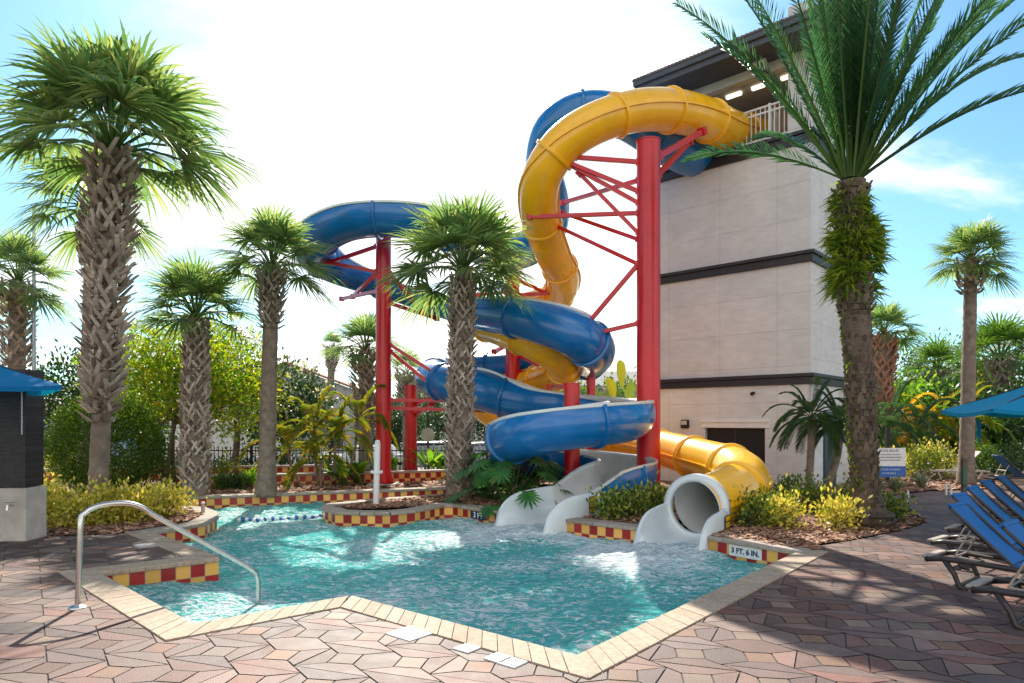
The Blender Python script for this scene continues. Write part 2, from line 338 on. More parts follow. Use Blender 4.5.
def make_paver():
    m, nt, b = nodes('clay_paver')
    a = N(nt, 'ShaderNodeVertexColor', layer_name='col')
    t = N(nt, 'ShaderNodeTexCoord')
    n1 = N(nt, 'ShaderNodeTexNoise'); n1.inputs['Scale'].default_value = 5; n1.inputs['Detail'].default_value = 8; n1.inputs['Roughness'].default_value = 0.65; L(nt, t.outputs['Object'], n1.inputs['Vector'])
    mr_ = N(nt, 'ShaderNodeMapRange'); mr_.inputs['From Min'].default_value = 0.3; mr_.inputs['From Max'].default_value = 0.7; mr_.inputs['To Min'].default_value = 0.72; mr_.inputs['To Max'].default_value = 1.25; L(nt, n1.outputs['Fac'], mr_.inputs['Value'])
    n3 = N(nt, 'ShaderNodeTexNoise'); n3.inputs['Scale'].default_value = 120; n3.inputs['Detail'].default_value = 3; L(nt, t.outputs['Object'], n3.inputs['Vector'])
    mr3 = N(nt, 'ShaderNodeMapRange'); mr3.inputs['From Min'].default_value = 0.35; mr3.inputs['From Max'].default_value = 0.65; mr3.inputs['To Min'].default_value = 0.85; mr3.inputs['To Max'].default_value = 1.15; L(nt, n3.outputs['Fac'], mr3.inputs['Value'])
    n4 = N(nt, 'ShaderNodeTexNoise'); n4.inputs['Scale'].default_value = 0.9; n4.inputs['Detail'].default_value = 7; n4.inputs['Roughness'].default_value = 0.7; L(nt, t.outputs['Object'], n4.inputs['Vector'])
    mr4 = N(nt, 'ShaderNodeMapRange'); mr4.inputs['From Min'].default_value = 0.35; mr4.inputs['From Max'].default_value = 0.6; mr4.inputs['To Min'].default_value = 0.78; mr4.inputs['To Max'].default_value = 1.12; L(nt, n4.outputs['Fac'], mr4.inputs['Value'])
    m4 = N(nt, 'ShaderNodeMath', operation='MULTIPLY'); L(nt, mr4.outputs[0], m4.inputs[0]); L(nt, mr_.outputs[0], m4.inputs[1])
    mm = N(nt, 'ShaderNodeMath', operation='MULTIPLY'); L(nt, m4.outputs[0], mm.inputs[0]); L(nt, mr3.outputs[0], mm.inputs[1])
    mu = N(nt, 'ShaderNodeVectorMath', operation='SCALE'); L(nt, a.outputs['Color'], mu.inputs[0]); L(nt, mm.outputs[0], mu.inputs['Scale'])
    L(nt, mu.outputs[0], b.inputs['Base Color'])
    rr = N(nt, 'ShaderNodeMapRange'); rr.inputs['To Min'].default_value = 0.48; rr.inputs['To Max'].default_value = 0.8; L(nt, n1.outputs['Fac'], rr.inputs['Value']); L(nt, rr.outputs[0], b.inputs['Roughness'])
    bp = N(nt, 'ShaderNodeBump'); bp.inputs['Strength'].default_value = 0.35; bp.inputs['Distance'].default_value = 0.01
    ad_ = N(nt, 'ShaderNodeMath', operation='ADD'); L(nt, n3.outputs['Fac'], ad_.inputs[0]); L(nt, n1.outputs['Fac'], ad_.inputs[1])
    L(nt, ad_.outputs[0], bp.inputs['Height']); L(nt, bp.outputs[0], b.inputs['Normal'])
    return m
M['paver'] = make_paver()
def make_wall():
    m, nt, b = nodes('panel_stucco')
    uv = N(nt, 'ShaderNodeUVMap'); t = N(nt, 'ShaderNodeTexCoord')
    br = N(nt, 'ShaderNodeTexBrick'); br.offset = 0.0; br.squash = 1.0
    br.inputs['Scale'].default_value = 1; br.inputs['Brick Width'].default_value = 1.53; br.inputs['Row Height'].default_value = 0.91; br.inputs['Mortar Size'].default_value = 0.005; br.inputs['Mortar Smooth'].default_value = 0.3
    br.inputs['Color1'].default_value = (0.66, 0.66, 0.65, 1); br.inputs['Color2'].default_value = (0.70, 0.695, 0.68, 1); br.inputs['Mortar'].default_value = (0.42, 0.41, 0.40, 1)
    L(nt, uv.outputs[0], br.inputs['Vector'])
    n1 = N(nt, 'ShaderNodeTexNoise'); n1.inputs['Scale'].default_value = 1.3; n1.inputs['Detail'].default_value = 7; L(nt, t.outputs['Object'], n1.inputs['Vector'])
    mp_ = N(nt, 'ShaderNodeMapping'); mp_.inputs['Scale'].default_value = (1.6, 1.6, 5); L(nt, t.outputs['Object'], mp_.inputs[0])
    n2 = N(nt, 'ShaderNodeTexNoise'); n2.inputs['Scale'].default_value = 2; n2.inputs['Detail'].default_value = 5; L(nt, mp_.outputs[0], n2.inputs['Vector'])
    a1 = N(nt, 'ShaderNodeMath', operation='ADD'); L(nt, n1.outputs['Fac'], a1.inputs[0]); L(nt, n2.outputs['Fac'], a1.inputs[1])
    mr_ = N(nt, 'ShaderNodeMapRange'); mr_.inputs['From Min'].default_value = 0.7; mr_.inputs['From Max'].default_value = 1.3; mr_.inputs['To Min'].default_value = 0.88; mr_.inputs['To Max'].default_value = 1.07; L(nt, a1.outputs[0], mr_.inputs['Value'])
    mu = N(nt, 'ShaderNodeVectorMath', operation='SCALE'); L(nt, br.outputs['Color'], mu.inputs[0]); L(nt, mr_.outputs[0], mu.inputs['Scale'])
    L(nt, mu.outputs[0], b.inputs['Base Color']); b.inputs['Roughness'].default_value = 0.9
    bp = N(nt, 'ShaderNodeBump'); bp.inputs['Strength'].default_value = 0.3; bp.inputs['Distance'].default_value = 0.02; L(nt, n2.outputs['Fac'], bp.inputs['Height']); L(nt, bp.outputs[0], b.inputs['Normal'])
    return m
M['wall'] = make_wall()
def make_darktile():
    m, nt, b = nodes('slate_mosaic')
    t = N(nt, 'ShaderNodeTexCoord')
    mp_ = N(nt, 'ShaderNodeMapping'); mp_.inputs['Rotation'].default_value = (R(90), 0, 0); L(nt, t.outputs['Object'], mp_.inputs[0])
    br = N(nt, 'ShaderNodeTexBrick'); br.inputs['Scale'].default_value = 1; br.inputs['Brick Width'].default_value = 0.11; br.inputs['Row Height'].default_value = 0.025; br.inputs['Mortar Size'].default_value = 0.003
    br.inputs['Color1'].default_value = (0.010, 0.010, 0.012, 1); br.inputs['Color2'].default_value = (0.035, 0.035, 0.04, 1); br.inputs['Mortar'].default_value = (0.006, 0.006, 0.006, 1)
    L(nt, mp_.outputs[0], br.inputs['Vector']); L(nt, br.outputs['Color'], b.inputs['Base Color']); b.inputs['Roughness'].default_value = 0.45
    bp = N(nt, 'ShaderNodeBump'); bp.inputs['Strength'].default_value = 0.5; bp.inputs['Distance'].default_value = 0.01; L(nt, br.outputs['Color'], bp.inputs['Height']); L(nt, bp.outputs[0], b.inputs['Normal'])
    return m
M['tile_dark'] = make_darktile()

# ------------------------------------------------------------------ pool outline
pool_px = [(96, 573), (192, 626), (350, 597), (577, 658), (800, 552), (704, 536), (640, 530), (557, 518.5), (500, 512), (453, 505), (444, 505), (415, 510.5), (390, 513), (360, 513),
           (335, 512), (325, 509), (322, 507), (328, 504), (375, 499), (447, 494), (449, 488), (310, 493), (175, 498), (150, 500), (160, 505), (185, 506), (205, 508), (216, 512), (217, 517), (205, 523), (175, 528.5), (150, 532.5), (219, 558)]
YC, YT, YH, YR = Vector((2.954, 10.62)), Vector((-0.60, -0.80)), .56, .45
BC, BT, BH, BR = Vector((1.06, 12.15)), Vector((-0.74, -0.67)).normalized(), .66, .55
def notch(c, T, h, wa, wb, wc, wd):
    S_ = Vector((T.y, -T.x)); hi = h - .18; f_ = lambda s_, h_: c + T * s_ + S_ * h_
    a_ = intersect_line_line_2d(f_(0, -h), f_(4, -h), wa, wb) or wb; d_ = intersect_line_line_2d(f_(0, h), f_(4, h), wc, wd) or wd
    return [Vector(a_), f_(-.1, -h), f_(-.1, -hi), f_(-1.0, -hi), f_(-1.0, hi), f_(-.1, hi), f_(-.1, h), Vector(d_)]
Wp = [Vector((G(*p).x, G(*p).y)) for p in pool_px]
_mid = Wp[5].lerp(Wp[7], .5)
ny_ = notch(YC, YT, YH, Wp[4], Wp[5], Wp[5] + (Wp[5] - Wp[7]) * .3, Wp[7])
nb_ = notch(BC, BT, BH, ny_[7], Wp[7] + (Wp[7] - ny_[7]) * .3, Wp[7] + (Wp[7] - Wp[8]) * .3, Wp[8])
W2 = Wp[:5] + ny_ + nb_ + Wp[8:]
SH = len(ny_) + len(nb_) - 3      # index shift of the points after the notches
area = sum(a.x * b.y - b.x * a.y for a, b in zip(W2, W2[1:] + W2[:1]))
SG = 1 if area > 0 else -1          # ccw -> outward normal is right of the edge
def offset_poly(poly, d):
    n = len(poly); res = []
    for i in range(n):
        a, b, c = poly[i - 1], poly[i], poly[(i + 1) % n]
        e1 = (b - a).normalized(); e2 = (c - b).normalized()
        n1 = Vector((e1.y, -e1.x)) * SG; n2 = Vector((e2.y, -e2.x)) * SG
        m_ = (n1 + n2)
        if m_.length < 1e-3: res.append(b + n1 * d); continue
        m_.normalize(); k = d / max(0.45, m_.dot(n1)); res.append(b + m_ * k)
    return res
CW = 0.28
O2 = offset_poly(W2, CW)
for _i, _j, _k in ((5, 4, 1), (12, 13, -1), (13, 12, 1), (20, 21, -1)):
    _e = (W2[_i] - W2[_j]).normalized() * _k; O2[_i] = W2[_i] + Vector((_e.y, -_e.x)) * SG * CW
def inside(p, poly):
    c = False; n = len(poly); j = n - 1
    for i in range(n):
        if (poly[i].y > p[1]) != (poly[j].y > p[1]) and p[0] < (poly[j].x - poly[i].x) * (p[1] - poly[i].y) / (poly[j].y - poly[i].y) + poly[i].x: c = not c
        j = i
    return c
WATER_Z = -0.235

# ground sheet with the pool cut out (mulched beds and lawn)
def sheet_with_hole(outer, hole, z):
    loops = [[Vector((p[0], p[1], 0)) for p in outer], [Vector((p[0], p[1], 0)) for p in hole]]
    tris = tessellate_polygon(loops); flat = [p for l in loops for p in l]
    mb = MB(); mb.add([Vector((p.x, p.y, z)) for p in flat], [tuple(t) for t in tris]); return mb
g = sheet_with_hole([(-60, -6), (60, -6), (60, 21.5), (-60, 21.5)], [tuple(p) for p in offset_poly(W2, 0.04)], -0.045)
tag(g.build('ground', M['mulch']), kind='structure')
mb = MB(); mb.face([(-60, 21.5, -0.045), (60, 21.5, -0.045), (60, 26, -0.95), (-60, 26, -0.95)])
tag(mb.build('lawn_bank', M['grass']), kind='structure')
mb = MB(); mb.face([(-60, 26, -0.95), (60, 26, -0.95), (60, 48, -0.95), (-60, 48, -0.95)])
tag(mb.build('parking_lot', M['asphalt']), kind='structure')
mb = MB(); mb.face([(-900, 48, -0.954), (900, 48, -0.954), (900, 1500, -0.954), (-900, 1500, -0.954)])
mb.face([(-900, -300, -1.9), (900, -300, -1.9), (900, 48, -1.9), (-900, 48, -1.9)])
tag(mb.build('terrain', M['grass']), kind='structure')

# pool basin
mb = MB(); n = len(W2); s_acc = 0
for i in range(n):
    a, b = W2[i], W2[(i + 1) % n]; Ls = (b - a).length
    mb.face([(a.x, a.y, -1.2), (b.x, b.y, -1.2), (b.x, b.y, -0.345), (a.x, a.y, -0.345)])
tris = tessellate_polygon([[Vector((p.x, p.y, 0)) for p in W2]])
mb.add([Vector((p.x, p.y, -1.2)) for p in W2], [tuple(t) for t in tris])
tag(mb.build('pool_basin', M['pool_plaster']), kind='structure')
mb = MB(); s_acc = 0
for i in range(n):
    a, b = W2[i], W2[(i + 1) % n]; Ls = (b - a).length
    k = max(1, int(Ls / 0.15 + 0.5)); u0 = 0; u1 = k
    mb.face([(a.x, a.y, -0.345), (b.x, b.y, -0.345), (b.x, b.y, -0.045), (a.x, a.y, -0.045)], uv=[(s_acc, -2), (s_acc + k, -2), (s_acc + k, 0), (s_acc, 0)])
    s_acc += k
tag(mb.build('pool_tile_band', M['checker']), kind='structure')
# entry steps in the near corner
c0 = W2[0]; dB = (W2[2] - W2[1]).normalized(); dA = (W2[0] - W2[1]).normalized()
mb = MB()
for k in range(3):
    q = 0.45 * (3 - k); a = W2[1]; b = W2[0]; 
    pts = [a, b, b + dB * q, a + dB * q]
    z0, z1 = -1.2, -0.48 - 0.24 * k
    vsx = [Vector((p.x, p.y, z)) for z in (z0, z1 - 0.24 * 0 if True else 0) for p in pts]
    zt = -0.96 + 0.24 * (2 - (2 - k)) if False else (-0.45 - 0.24 * (2 - k))
    vsx = [Vector((p.x, p.y, z)) for z in (z0, zt) for p in pts]
    mb.add(vsx, [(4, 5, 6, 7), (0, 1, 5, 4), (1, 2, 6, 5), (2, 3, 7, 6), (3, 0, 4, 7)])
tag(mb.build('pool_steps', M['step_plaster']), kind='structure')

# coping stones: a bullnosed run of separate stones; far runs greyer
def stones(seq_w, seq_o, z, mbx, wid=0.15, gap=0.004, over=0.03, th=0.05):
    for i in range(len(seq_w) - 1):
        a, b, c, d = seq_w[i], seq_w[i + 1], seq_o[i + 1], seq_o[i]
        Ls = ((a + d) / 2 - (b + c) / 2).length; k = max(1, round(Ls / wid))
        e = (b - a).normalized(); nn = Vector((e.y, -e.x)) * SG
        for j in range(k):
            t0 = j / k + gap / Ls; t1 = (j + 1) / k - gap / Ls
            p0, p1 = a.lerp(b, t0), a.lerp(b, t1); q0, q1 = d.lerp(c, t0), d.lerp(c, t1)
            i0, i1 = p0 - nn * over, p1 - nn * over; r0, r1 = p0 - nn * (over - 0.012), p1 - nn * (over - 0.012)
            dz = random.uniform(-0.0015, 0.0015)
            V = [(i0.x, i0.y, z - th), (i1.x, i1.y, z - th), (i0.x, i0.y, z - 0.014), (i1.x, i1.y, z - 0.014), (r0.x, r0.y, z + dz), (r1.x, r1.y, z + dz), (q0.x, q0.y, z + dz), (q1.x, q1.y, z + dz), (q0.x, q0.y, z - th), (q1.x, q1.y, z - th)]
            mbx.add(V, [(0, 1, 3, 2), (2, 3, 5, 4), (4, 5, 7, 6), (6, 7, 9, 8), (0, 2, 4, 6, 8), (1, 9, 7, 5, 3), (0, 8, 9, 1)])
Wc = W2 + [W2[0]]; Oc = O2 + [O2[0]]
mb = MB(); stones(Wc[0:5], Oc[0:5], 0.012, mb); stones(Wc[31 + SH:34 + SH], Oc[31 + SH:34 + SH], 0.012, mb)
tag(mb.build('pool_coping', M['stone']), kind='structure')
mb = MB(); stones(Wc[4:6], Oc[4:6], 0.012, mb, .3); stones(Wc[12:14], Oc[12:14], 0.012, mb, .3); stones(Wc[20:32 + SH], Oc[20:32 + SH], 0.012, mb, 0.3)
tag(mb.build('planter_coping', M['stone2']), kind='structure')
mb = MB()
for i in range(n):
    if 5 <= i <= 11 or 13 <= i <= 19: continue
    a, b = W2[i], W2[(i + 1) % n]; c, d = O2[(i + 1) % n], O2[i]
    mb.face([(a.x, a.y, -0.03), (b.x, b.y, -0.03), (c.x, c.y, -0.03), (d.x, d.y, -0.03)])
tag(mb.build('coping_bed', M['grout']), kind='structure')

# ------------------------------------------------------------------ pavers
gx = lambda p: Vector((G(*p).x, G(*p).y))
bed_edge = [gx(p) for p in [(818, 546), (850, 541), (900, 531), (926, 523), (922, 515), (895, 507), (868, 502)]]
deck = [Vector((-13, 9.4)), Vector((-9, 9.42)), gx((40, 537)), gx((118, 534))] + [O2[31 + SH], O2[32 + SH], O2[0], O2[1], O2[2], O2[3], O2[4]] + bed_edge + \
       [gx((868, 494)), gx((930, 487)), gx((990, 486)), Vector((30, 17)), Vector((30, 2.2)), Vector((-13, 2.2))]
dtris = [[deck[i] for i in t] for t in tessellate_polygon([[Vector((p.x, p.y, 0)) for p in deck]])]
for t in dtris:
    if (t[1] - t[0]).cross(t[2] - t[0]) < 0: t.reverse()
def clip(poly, tri):
    outp = poly
    for i in range(3):
        a, b = tri[i], tri[(i + 1) % 3]; e = b - a
        inp = outp; outp = []
        if not inp: return []
        for j in range(len(inp)):
            p, q = inp[j - 1], inp[j]
            sp_ = e.cross(p - a); sq = e.cross(q - a)
            if (sp_ >= 0) != (sq >= 0): outp.append(p.lerp(q, sp_ / (sp_ - sq)))
            if sq >= 0: outp.append(q)
    return outp
ROT = R(-9); ca, sa = math.cos(ROT), math.sin(ROT)
LS = 0.475; A_ = 0.095; SHRT = 0.055
def l2w(x, y): return Vector((x * ca - y * sa + 0.05, x * sa + y * ca + 0.1))
pav_cols = [(0.50, 0.31, 0.27), (0.52, 0.35, 0.31), (0.42, 0.29, 0.27), (0.34, 0.25, 0.25), (0.54, 0.38, 0.34), (0.46, 0.35, 0.32), (0.47, 0.25, 0.21), (0.52, 0.41, 0.36), (0.40, 0.32, 0.31)]
sq_cols = [(0.56, 0.45, 0.36), (0.58, 0.48, 0.38), (0.58, 0.33, 0.20), (0.60, 0.39, 0.25), (0.54, 0.44, 0.36), (0.54, 0.28, 0.19), (0.56, 0.46, 0.36)]
lids = [gx((411, 633.6)), gx((146, 545.5))]
mb = MB()
def emit(poly, c):
    ctr = sum(poly, Vector((0, 0))) / len(poly)
    # inset for the joint
    m_ = len(poly); ins = []
    for i in range(m_):
        a, b, d = poly[i - 1], poly[i], poly[(i + 1) % m_]
        e1 = (b - a).normalized(); e2 = (d - b).normalized()
        n1 = Vector((-e1.y, e1.x)); n2 = Vector((-e2.y, e2.x)); mm_ = (n1 + n2).normalized()
        ins.append(b + mm_ * (0.0055 / max(0.4, mm_.dot(n1))))
    dist = ctr.length
    k = random.uniform(0.17, 0.38); c = (c[0] * k * 1.12, c[1] * k * .90, c[2] * k * .78)
    z = random.uniform(-0.0012, 0.0012)
    for t in dtris:
        if max(p.x for p in ins) < min(p.x for p in t) or min(p.x for p in ins) > max(p.x for p in t) or max(p.y for p in ins) < min(p.y for p in t) or min(p.y for p in ins) > max(p.y for p in t): continue
        r = clip(ins, t)
        if len(r) >= 3: mb.face([(p.x, p.y, z) for p in r], c=c)
def jit(ix, iy, k): 
    rnd = random.Random(ix * 7919 + iy * 104729 + k); return rnd.uniform(-1, 1)
rngx = range(-30, 66); rngy = range(-6, 50)
cent = {}
def Cm(i, j):  # the two joint nodes of cell (i,j) centred at (i+.5,j+.5)
    cx, cy = (i + 0.5) * LS, (j + 0.5) * LS
    return (cx - SHRT, cy + SHRT), (cx + SHRT, cy - SHRT)   # NW node, SE node
for i in rngx:
    for j in rngy:
        w = l2w(i * LS, j * LS)
        if w.y < 1.8 or w.y > 18 or abs(w.x) > 0.95 * w.y + 2.5: continue
        x, y = i * LS, j * LS
        emit([l2w(x - A_, y - A_), l2w(x + A_, y - A_), l2w(x + A_, y + A_), l2w(x - A_, y + A_)], random.choice(sq_cols))
        # hexagon to the right of this square (between (i,j) and (i+1,j)); cells above (i,j) and below (i,j-1)
        nw, se = Cm(i, j); nwb, seb = Cm(i, j - 1)
        # NW node touches the NW square corner side; SW,NE corners attach to nearest node
        hexa = [(x + A_, y - A_), nwb, seb, (x + LS - A_, y - A_), (x + LS - A_, y + A_), se, nw, (x + A_, y + A_)]
        hexa = [(x + A_, y - A_), nwb, (x + LS - A_, y - A_), (x + LS - A_, y + A_), se, (x + A_, y + A_)]
        H = [l2w(*p) for p in hexa]
        c = random.choice(pav_cols)
        if random.random() < 0.75:
            c2 = random.choice(pav_cols) if random.random() < .45 else c
            emit([H[0], H[1], H[4], H[5]], c); emit([H[1], H[2], H[3], H[4]], c2)
        else: emit(H, c)
        # hexagon above this square (between (i,j) and (i,j+1)); cells left (i-1,j) and right (i,j)
        nwl, sel = Cm(i - 1, j); nwr, ser = Cm(i, j)
        hexa = [(x - A_, y + A_), (x + A_, y + A_), ser, nwr, (x + A_, y + LS - A_), (x - A_, y + LS - A_), nwl, sel]
        H = [l2w(*p) for p in hexa]
        c = random.choice(pav_cols)
        if random.random() < 0.75:
            c2 = random.choice(pav_cols) if random.random() < .45 else c
            emit([H[0], H[1], H[2], H[6], H[7]], c); emit([H[2], H[3], H[4], H[5], H[6]], c2)
        else: emit(H, c)
tag(mb.build('deck_paving', M['paver']), kind='structure')
mb = MB()
for t in dtris: mb.face([(p.x, p.y, -0.008) for p in t])
tag(mb.build('deck_bed', M['grout']), kind='structure')

# mulch chips scattered over the beds
def chips(name, poly, cnt, zb, label_kind='stuff', size=(0.03, 0.06)):
    xs = [p.x for p in poly]; ys = [p.y for p in poly]; mbx = MB(); k = 0
    rnd = random.Random(len(name) + cnt)
    while k < cnt:
        x, y = rnd.uniform(min(xs), max(xs)), rnd.uniform(min(ys), max(ys))
        if not inside((x, y), poly): continue
        k += 1
        a = rnd.uniform(0, PI * 2); tl = rnd.uniform(-0.35, 0.35); l_ = rnd.uniform(*size); w_ = l_ * rnd.uniform(0.25, 0.5)
        d = Vector((math.cos(a), math.sin(a), tl)) * l_; s_ = Vector((-math.sin(a), math.cos(a), rnd.uniform(-0.5, 0.5))) * w_
        c = Vector((x, y, zb + rnd.uniform(0.005, 0.03)))
        mbx.face([c - d - s_ * .6, c + d * .9 - s_, c + d + s_ * .7, c - d * .8 + s_])
    return tag(mbx.build(name, M['chip']), 'loose brown wood mulch covering the planting bed', 'mulch', kind='stuff')
right_bed = [W2[8], W2[7], W2[6], W2[5] + Vector((.02, .05)), O2[4] + Vector((-.1, .02))] + [gx(p) for p in [(818, 544), (850, 540), (900, 530), (925, 523), (921, 515), (895, 507), (865, 502), (712, 500)]]
def bedplate(poly, z, name):
    mbx = MB(); mbx.add([Vector((p.x, p.y, z)) for p in poly], [tuple(t) for t in tessellate_polygon([[Vector((p.x, p.y, 0)) for p in poly]])])
    return tag(mbx.build(name, M['mulch']), kind='structure')
bedplate(right_bed, 0.004, 'planting_bed')
chips('mulch', right_bed, 7000, 0.0)
mid_bed = [O2[21], O2[20], W2[19], W2[18], W2[17], W2[16], W2[15], W2[14], O2[13], O2[12], W2[11], W2[10], W2[9]] + [gx(p) for p in [(712, 500), (690, 490), (470, 490), (455, 496)]]
bedplate(mid_bed, 0.004, 'planting_bed'); chips('mulch', mid_bed, 4200, 0.0)
isl_bed = [gx(p) for p in [(334, 507), (360, 509), (415, 506.5), (446, 501), (500, 508), (478, 492), (450, 494.5), (380, 501)]]
bedplate(isl_bed, -0.002, 'planting_bed'); chips('mulch', isl_bed, 2600, 0.0)
left_bed = [gx(p) for p in [(36, 536.5), (118, 533.5), (150, 528), (190, 521), (203, 515), (190, 510), (150, 508), (40, 505)]]
bedplate(left_bed, 0.004, 'planting_bed'); chips('mulch', left_bed, 4500, 0.0)
far_bed = [gx(p) for p in [(175, 493), (310, 489), (448, 484), (448, 480), (175, 485)]]
chips('mulch', far_bed, 1800, -0.04, size=(0.05, 0.09))
far_right = [gx(p) for p in [(866, 499), (930, 491), (1000, 489), (1000, 475), (866, 475)]]
bedplate(far_right, 0.03, 'planting_bed'); chips('mulch', far_right, 2200, 0.02, size=(0.04, 0.09))

# ------------------------------------------------------------------ water
def make_water():
    m, nt, b = nodes('pool_water')
    t = N(nt, 'ShaderNodeTexCoord')
    tr = N(nt, 'ShaderNodeBsdfTransparent'); tr.inputs[0].default_value = (0.50, 0.98, 0.95, 1)
    gl = N(nt, 'ShaderNodeBsdfGlossy'); gl.inputs['Roughness'].default_value = 0.10
    df = N(nt, 'ShaderNodeBsdfDiffuse'); df.inputs[0].default_value = (0.14, 0.86, 0.82, 1)
    n1 = N(nt, 'ShaderNodeTexNoise'); n1.inputs['Scale'].default_value = 9.0; n1.inputs['Detail'].default_value = 5; n1.inputs['Roughness'].default_value = 0.55; n1.inputs['Distortion'].default_value = 0.8
    mp_ = N(nt, 'ShaderNodeMapping'); mp_.inputs['Scale'].default_value = (0.8, 1.5, 1); mp_.inputs['Rotation'].default_value = (0, 0, R(12)); L(nt, t.outputs['Object'], mp_.inputs[0]); L(nt, mp_.outputs[0], n1.inputs['Vector'])
    bp = N(nt, 'ShaderNodeBump'); bp.inputs['Strength'].default_value = 1.0; bp.inputs['Distance'].default_value = 0.16; L(nt, n1.outputs['Fac'], bp.inputs['Height'])
    L(nt, bp.outputs[0], gl.inputs['Normal']); L(nt, bp.outputs[0], df.inputs['Normal'])
    fr = N(nt, 'ShaderNodeFresnel'); fr.inputs[0].default_value = 1.38; L(nt, bp.outputs[0], fr.inputs['Normal'])
    m1 = N(nt, 'ShaderNodeMixShader'); m1.inputs[0].default_value = 0.56; L(nt, tr.outputs[0], m1.inputs[1]); L(nt, df.outputs[0], m1.inputs[2])
    m2 = N(nt, 'ShaderNodeMixShader'); L(nt, fr.outputs[0], m2.inputs[0]); L(nt, m1.outputs[0], m2.inputs[1]); L(nt, gl.outputs[0], m2.inputs[2])
    # foam and churned water: white, by distance to the two slide run-outs; thin flecks all over are painted-in sparkle
    def blob(c, r):
        v = N(nt, 'ShaderNodeVectorMath', operation='DISTANCE'); v.inputs[1].default_value = (c[0], c[1], WATER_Z); L(nt, t.outputs['Object'], v.inputs[0])
        q = N(nt, 'ShaderNodeMapRange'); q.inputs['From Min'].default_value = 0; q.inputs['From Max'].default_value = r; q.inputs['To Min'].default_value = 0.26; q.inputs['To Max'].default_value = 0.0
        L(nt, v.outputs['Value'], q.inputs['Value']); return q.outputs[0]
    bl = [blob(b_[0], b_[1]) for b_ in FOAM]
    acc = bl[0]
    for x in bl[1:]:
        mxn = N(nt, 'ShaderNodeMath', operation='MAXIMUM'); L(nt, acc, mxn.inputs[0]); L(nt, x, mxn.inputs[1]); acc = mxn.outputs[0]
    n2 = N(nt, 'ShaderNodeTexNoise'); n2.inputs['Scale'].default_value = 11; n2.inputs['Detail'].default_value = 5; n2.inputs['Roughness'].default_value = 0.685; n2.inputs['Distortion'].default_value = 1.2; L(nt, mp_.outputs[0], n2.inputs['Vector'])
    n3 = N(nt, 'ShaderNodeTexNoise'); n3.inputs['Scale'].default_value = 0.55; n3.inputs['Detail'].default_value = 2; L(nt, t.outputs['Object'], n3.inputs['Vector'])
    s3 = N(nt, 'ShaderNodeMapRange'); s3.inputs['From Min'].default_value = 0.35; s3.inputs['From Max'].default_value = 0.65; s3.inputs['To Min'].default_value = 0.02; s3.inputs['To Max'].default_value = 0.15; L(nt, n3.outputs['Fac'], s3.inputs['Value'])
    a1 = N(nt, 'ShaderNodeMath', operation='ADD'); L(nt, n2.outputs['Fac'], a1.inputs[0]); L(nt, acc, a1.inputs[1])
    a2 = N(nt, 'ShaderNodeMath', operation='ADD'); L(nt, a1.outputs[0], a2.inputs[0]); L(nt, s3.outputs[0], a2.inputs[1])
    q = N(nt, 'ShaderNodeMapRange', interpolation_type='SMOOTHSTEP'); q.inputs['From Min'].default_value = 0.58; q.inputs['From Max'].default_value = 0.68; q.inputs['To Max'].default_value = 0.92; L(nt, a2.outputs[0], q.inputs['Value'])
    fo = N(nt, 'ShaderNodeBsdfDiffuse'); fo.inputs[0].default_value = (0.78, 0.85, 0.84, 1); L(nt, bp.outputs[0], fo.inputs['Normal'])
    m3 = N(nt, 'ShaderNodeMixShader'); L(nt, q.outputs[0], m3.inputs[0]); L(nt, m2.outputs[0], m3.inputs[1]); L(nt, fo.outputs[0], m3.inputs[2])
    L(nt, m3.outputs[0], nt.nodes['Material Output'].inputs[0])
    return m
FOAM = [((0.1, 11.2), 1.4), ((2.1, 9.45), 1.2), ((1.7, 9.0), 1.2), ((-0.6, 10.6), 1.2)]
M['water'] = make_water()
def wave(x, y):
    z = 0.010 * math.sin(3.1 * x + 5.2 * y) + 0.008 * math.sin(-4.3 * x + 6.1 * y + 1.3) + 0.006 * math.sin(9.1 * x + 2.2 * y)
    z += 0.045 * noise.noise(Vector((x * 2.2, y * 3.0, 0.3))) + 0.03 * noise.noise(Vector((x * 5.5, y * 7.5, 1.7)))
    for (c, r) in FOAM[:2]:
        d = math.hypot(x - c[0], y - c[1])
        if d < r: z += (1 - d / r) * (0.05 + 0.10 * noise.noise(Vector((x * 6, y * 6, 4.0))) + 0.06 * noise.noise(Vector((x * 17, y * 17, 2.0))))
    return WATER_Z + z
Wout = offset_poly(W2, 0.02)
st = 0.06; x0, x1 = min(p.x for p in W2), max(p.x for p in W2); y0, y1 = min(p.y for p in W2), max(p.y for p in W2)
nx = int((x1 - x0) / st) + 2; ny = int((y1 - y0) / st) + 2
vid = {}; V = []; Fc = []
ins = [[inside((x0 + (i + .5) * st, y0 + (j + .5) * st), Wout) for j in range(ny)] for i in range(nx)]
def gv(i, j):
    if (i, j) not in vid:
        x, y = x0 + i * st, y0 + j * st
        vid[(i, j)] = len(V); V.append(Vector((x, y, wave(x, y))))
    return vid[(i, j)]
for i in range(nx):
    for j in range(ny):
        if ins[i][j]: Fc.append((gv(i, j), gv(i + 1, j), gv(i + 1, j + 1), gv(i, j + 1)))
mb = MB(); mb.add(V, Fc)
tag(mb.build('water', M['water'], smooth=True), kind='structure')

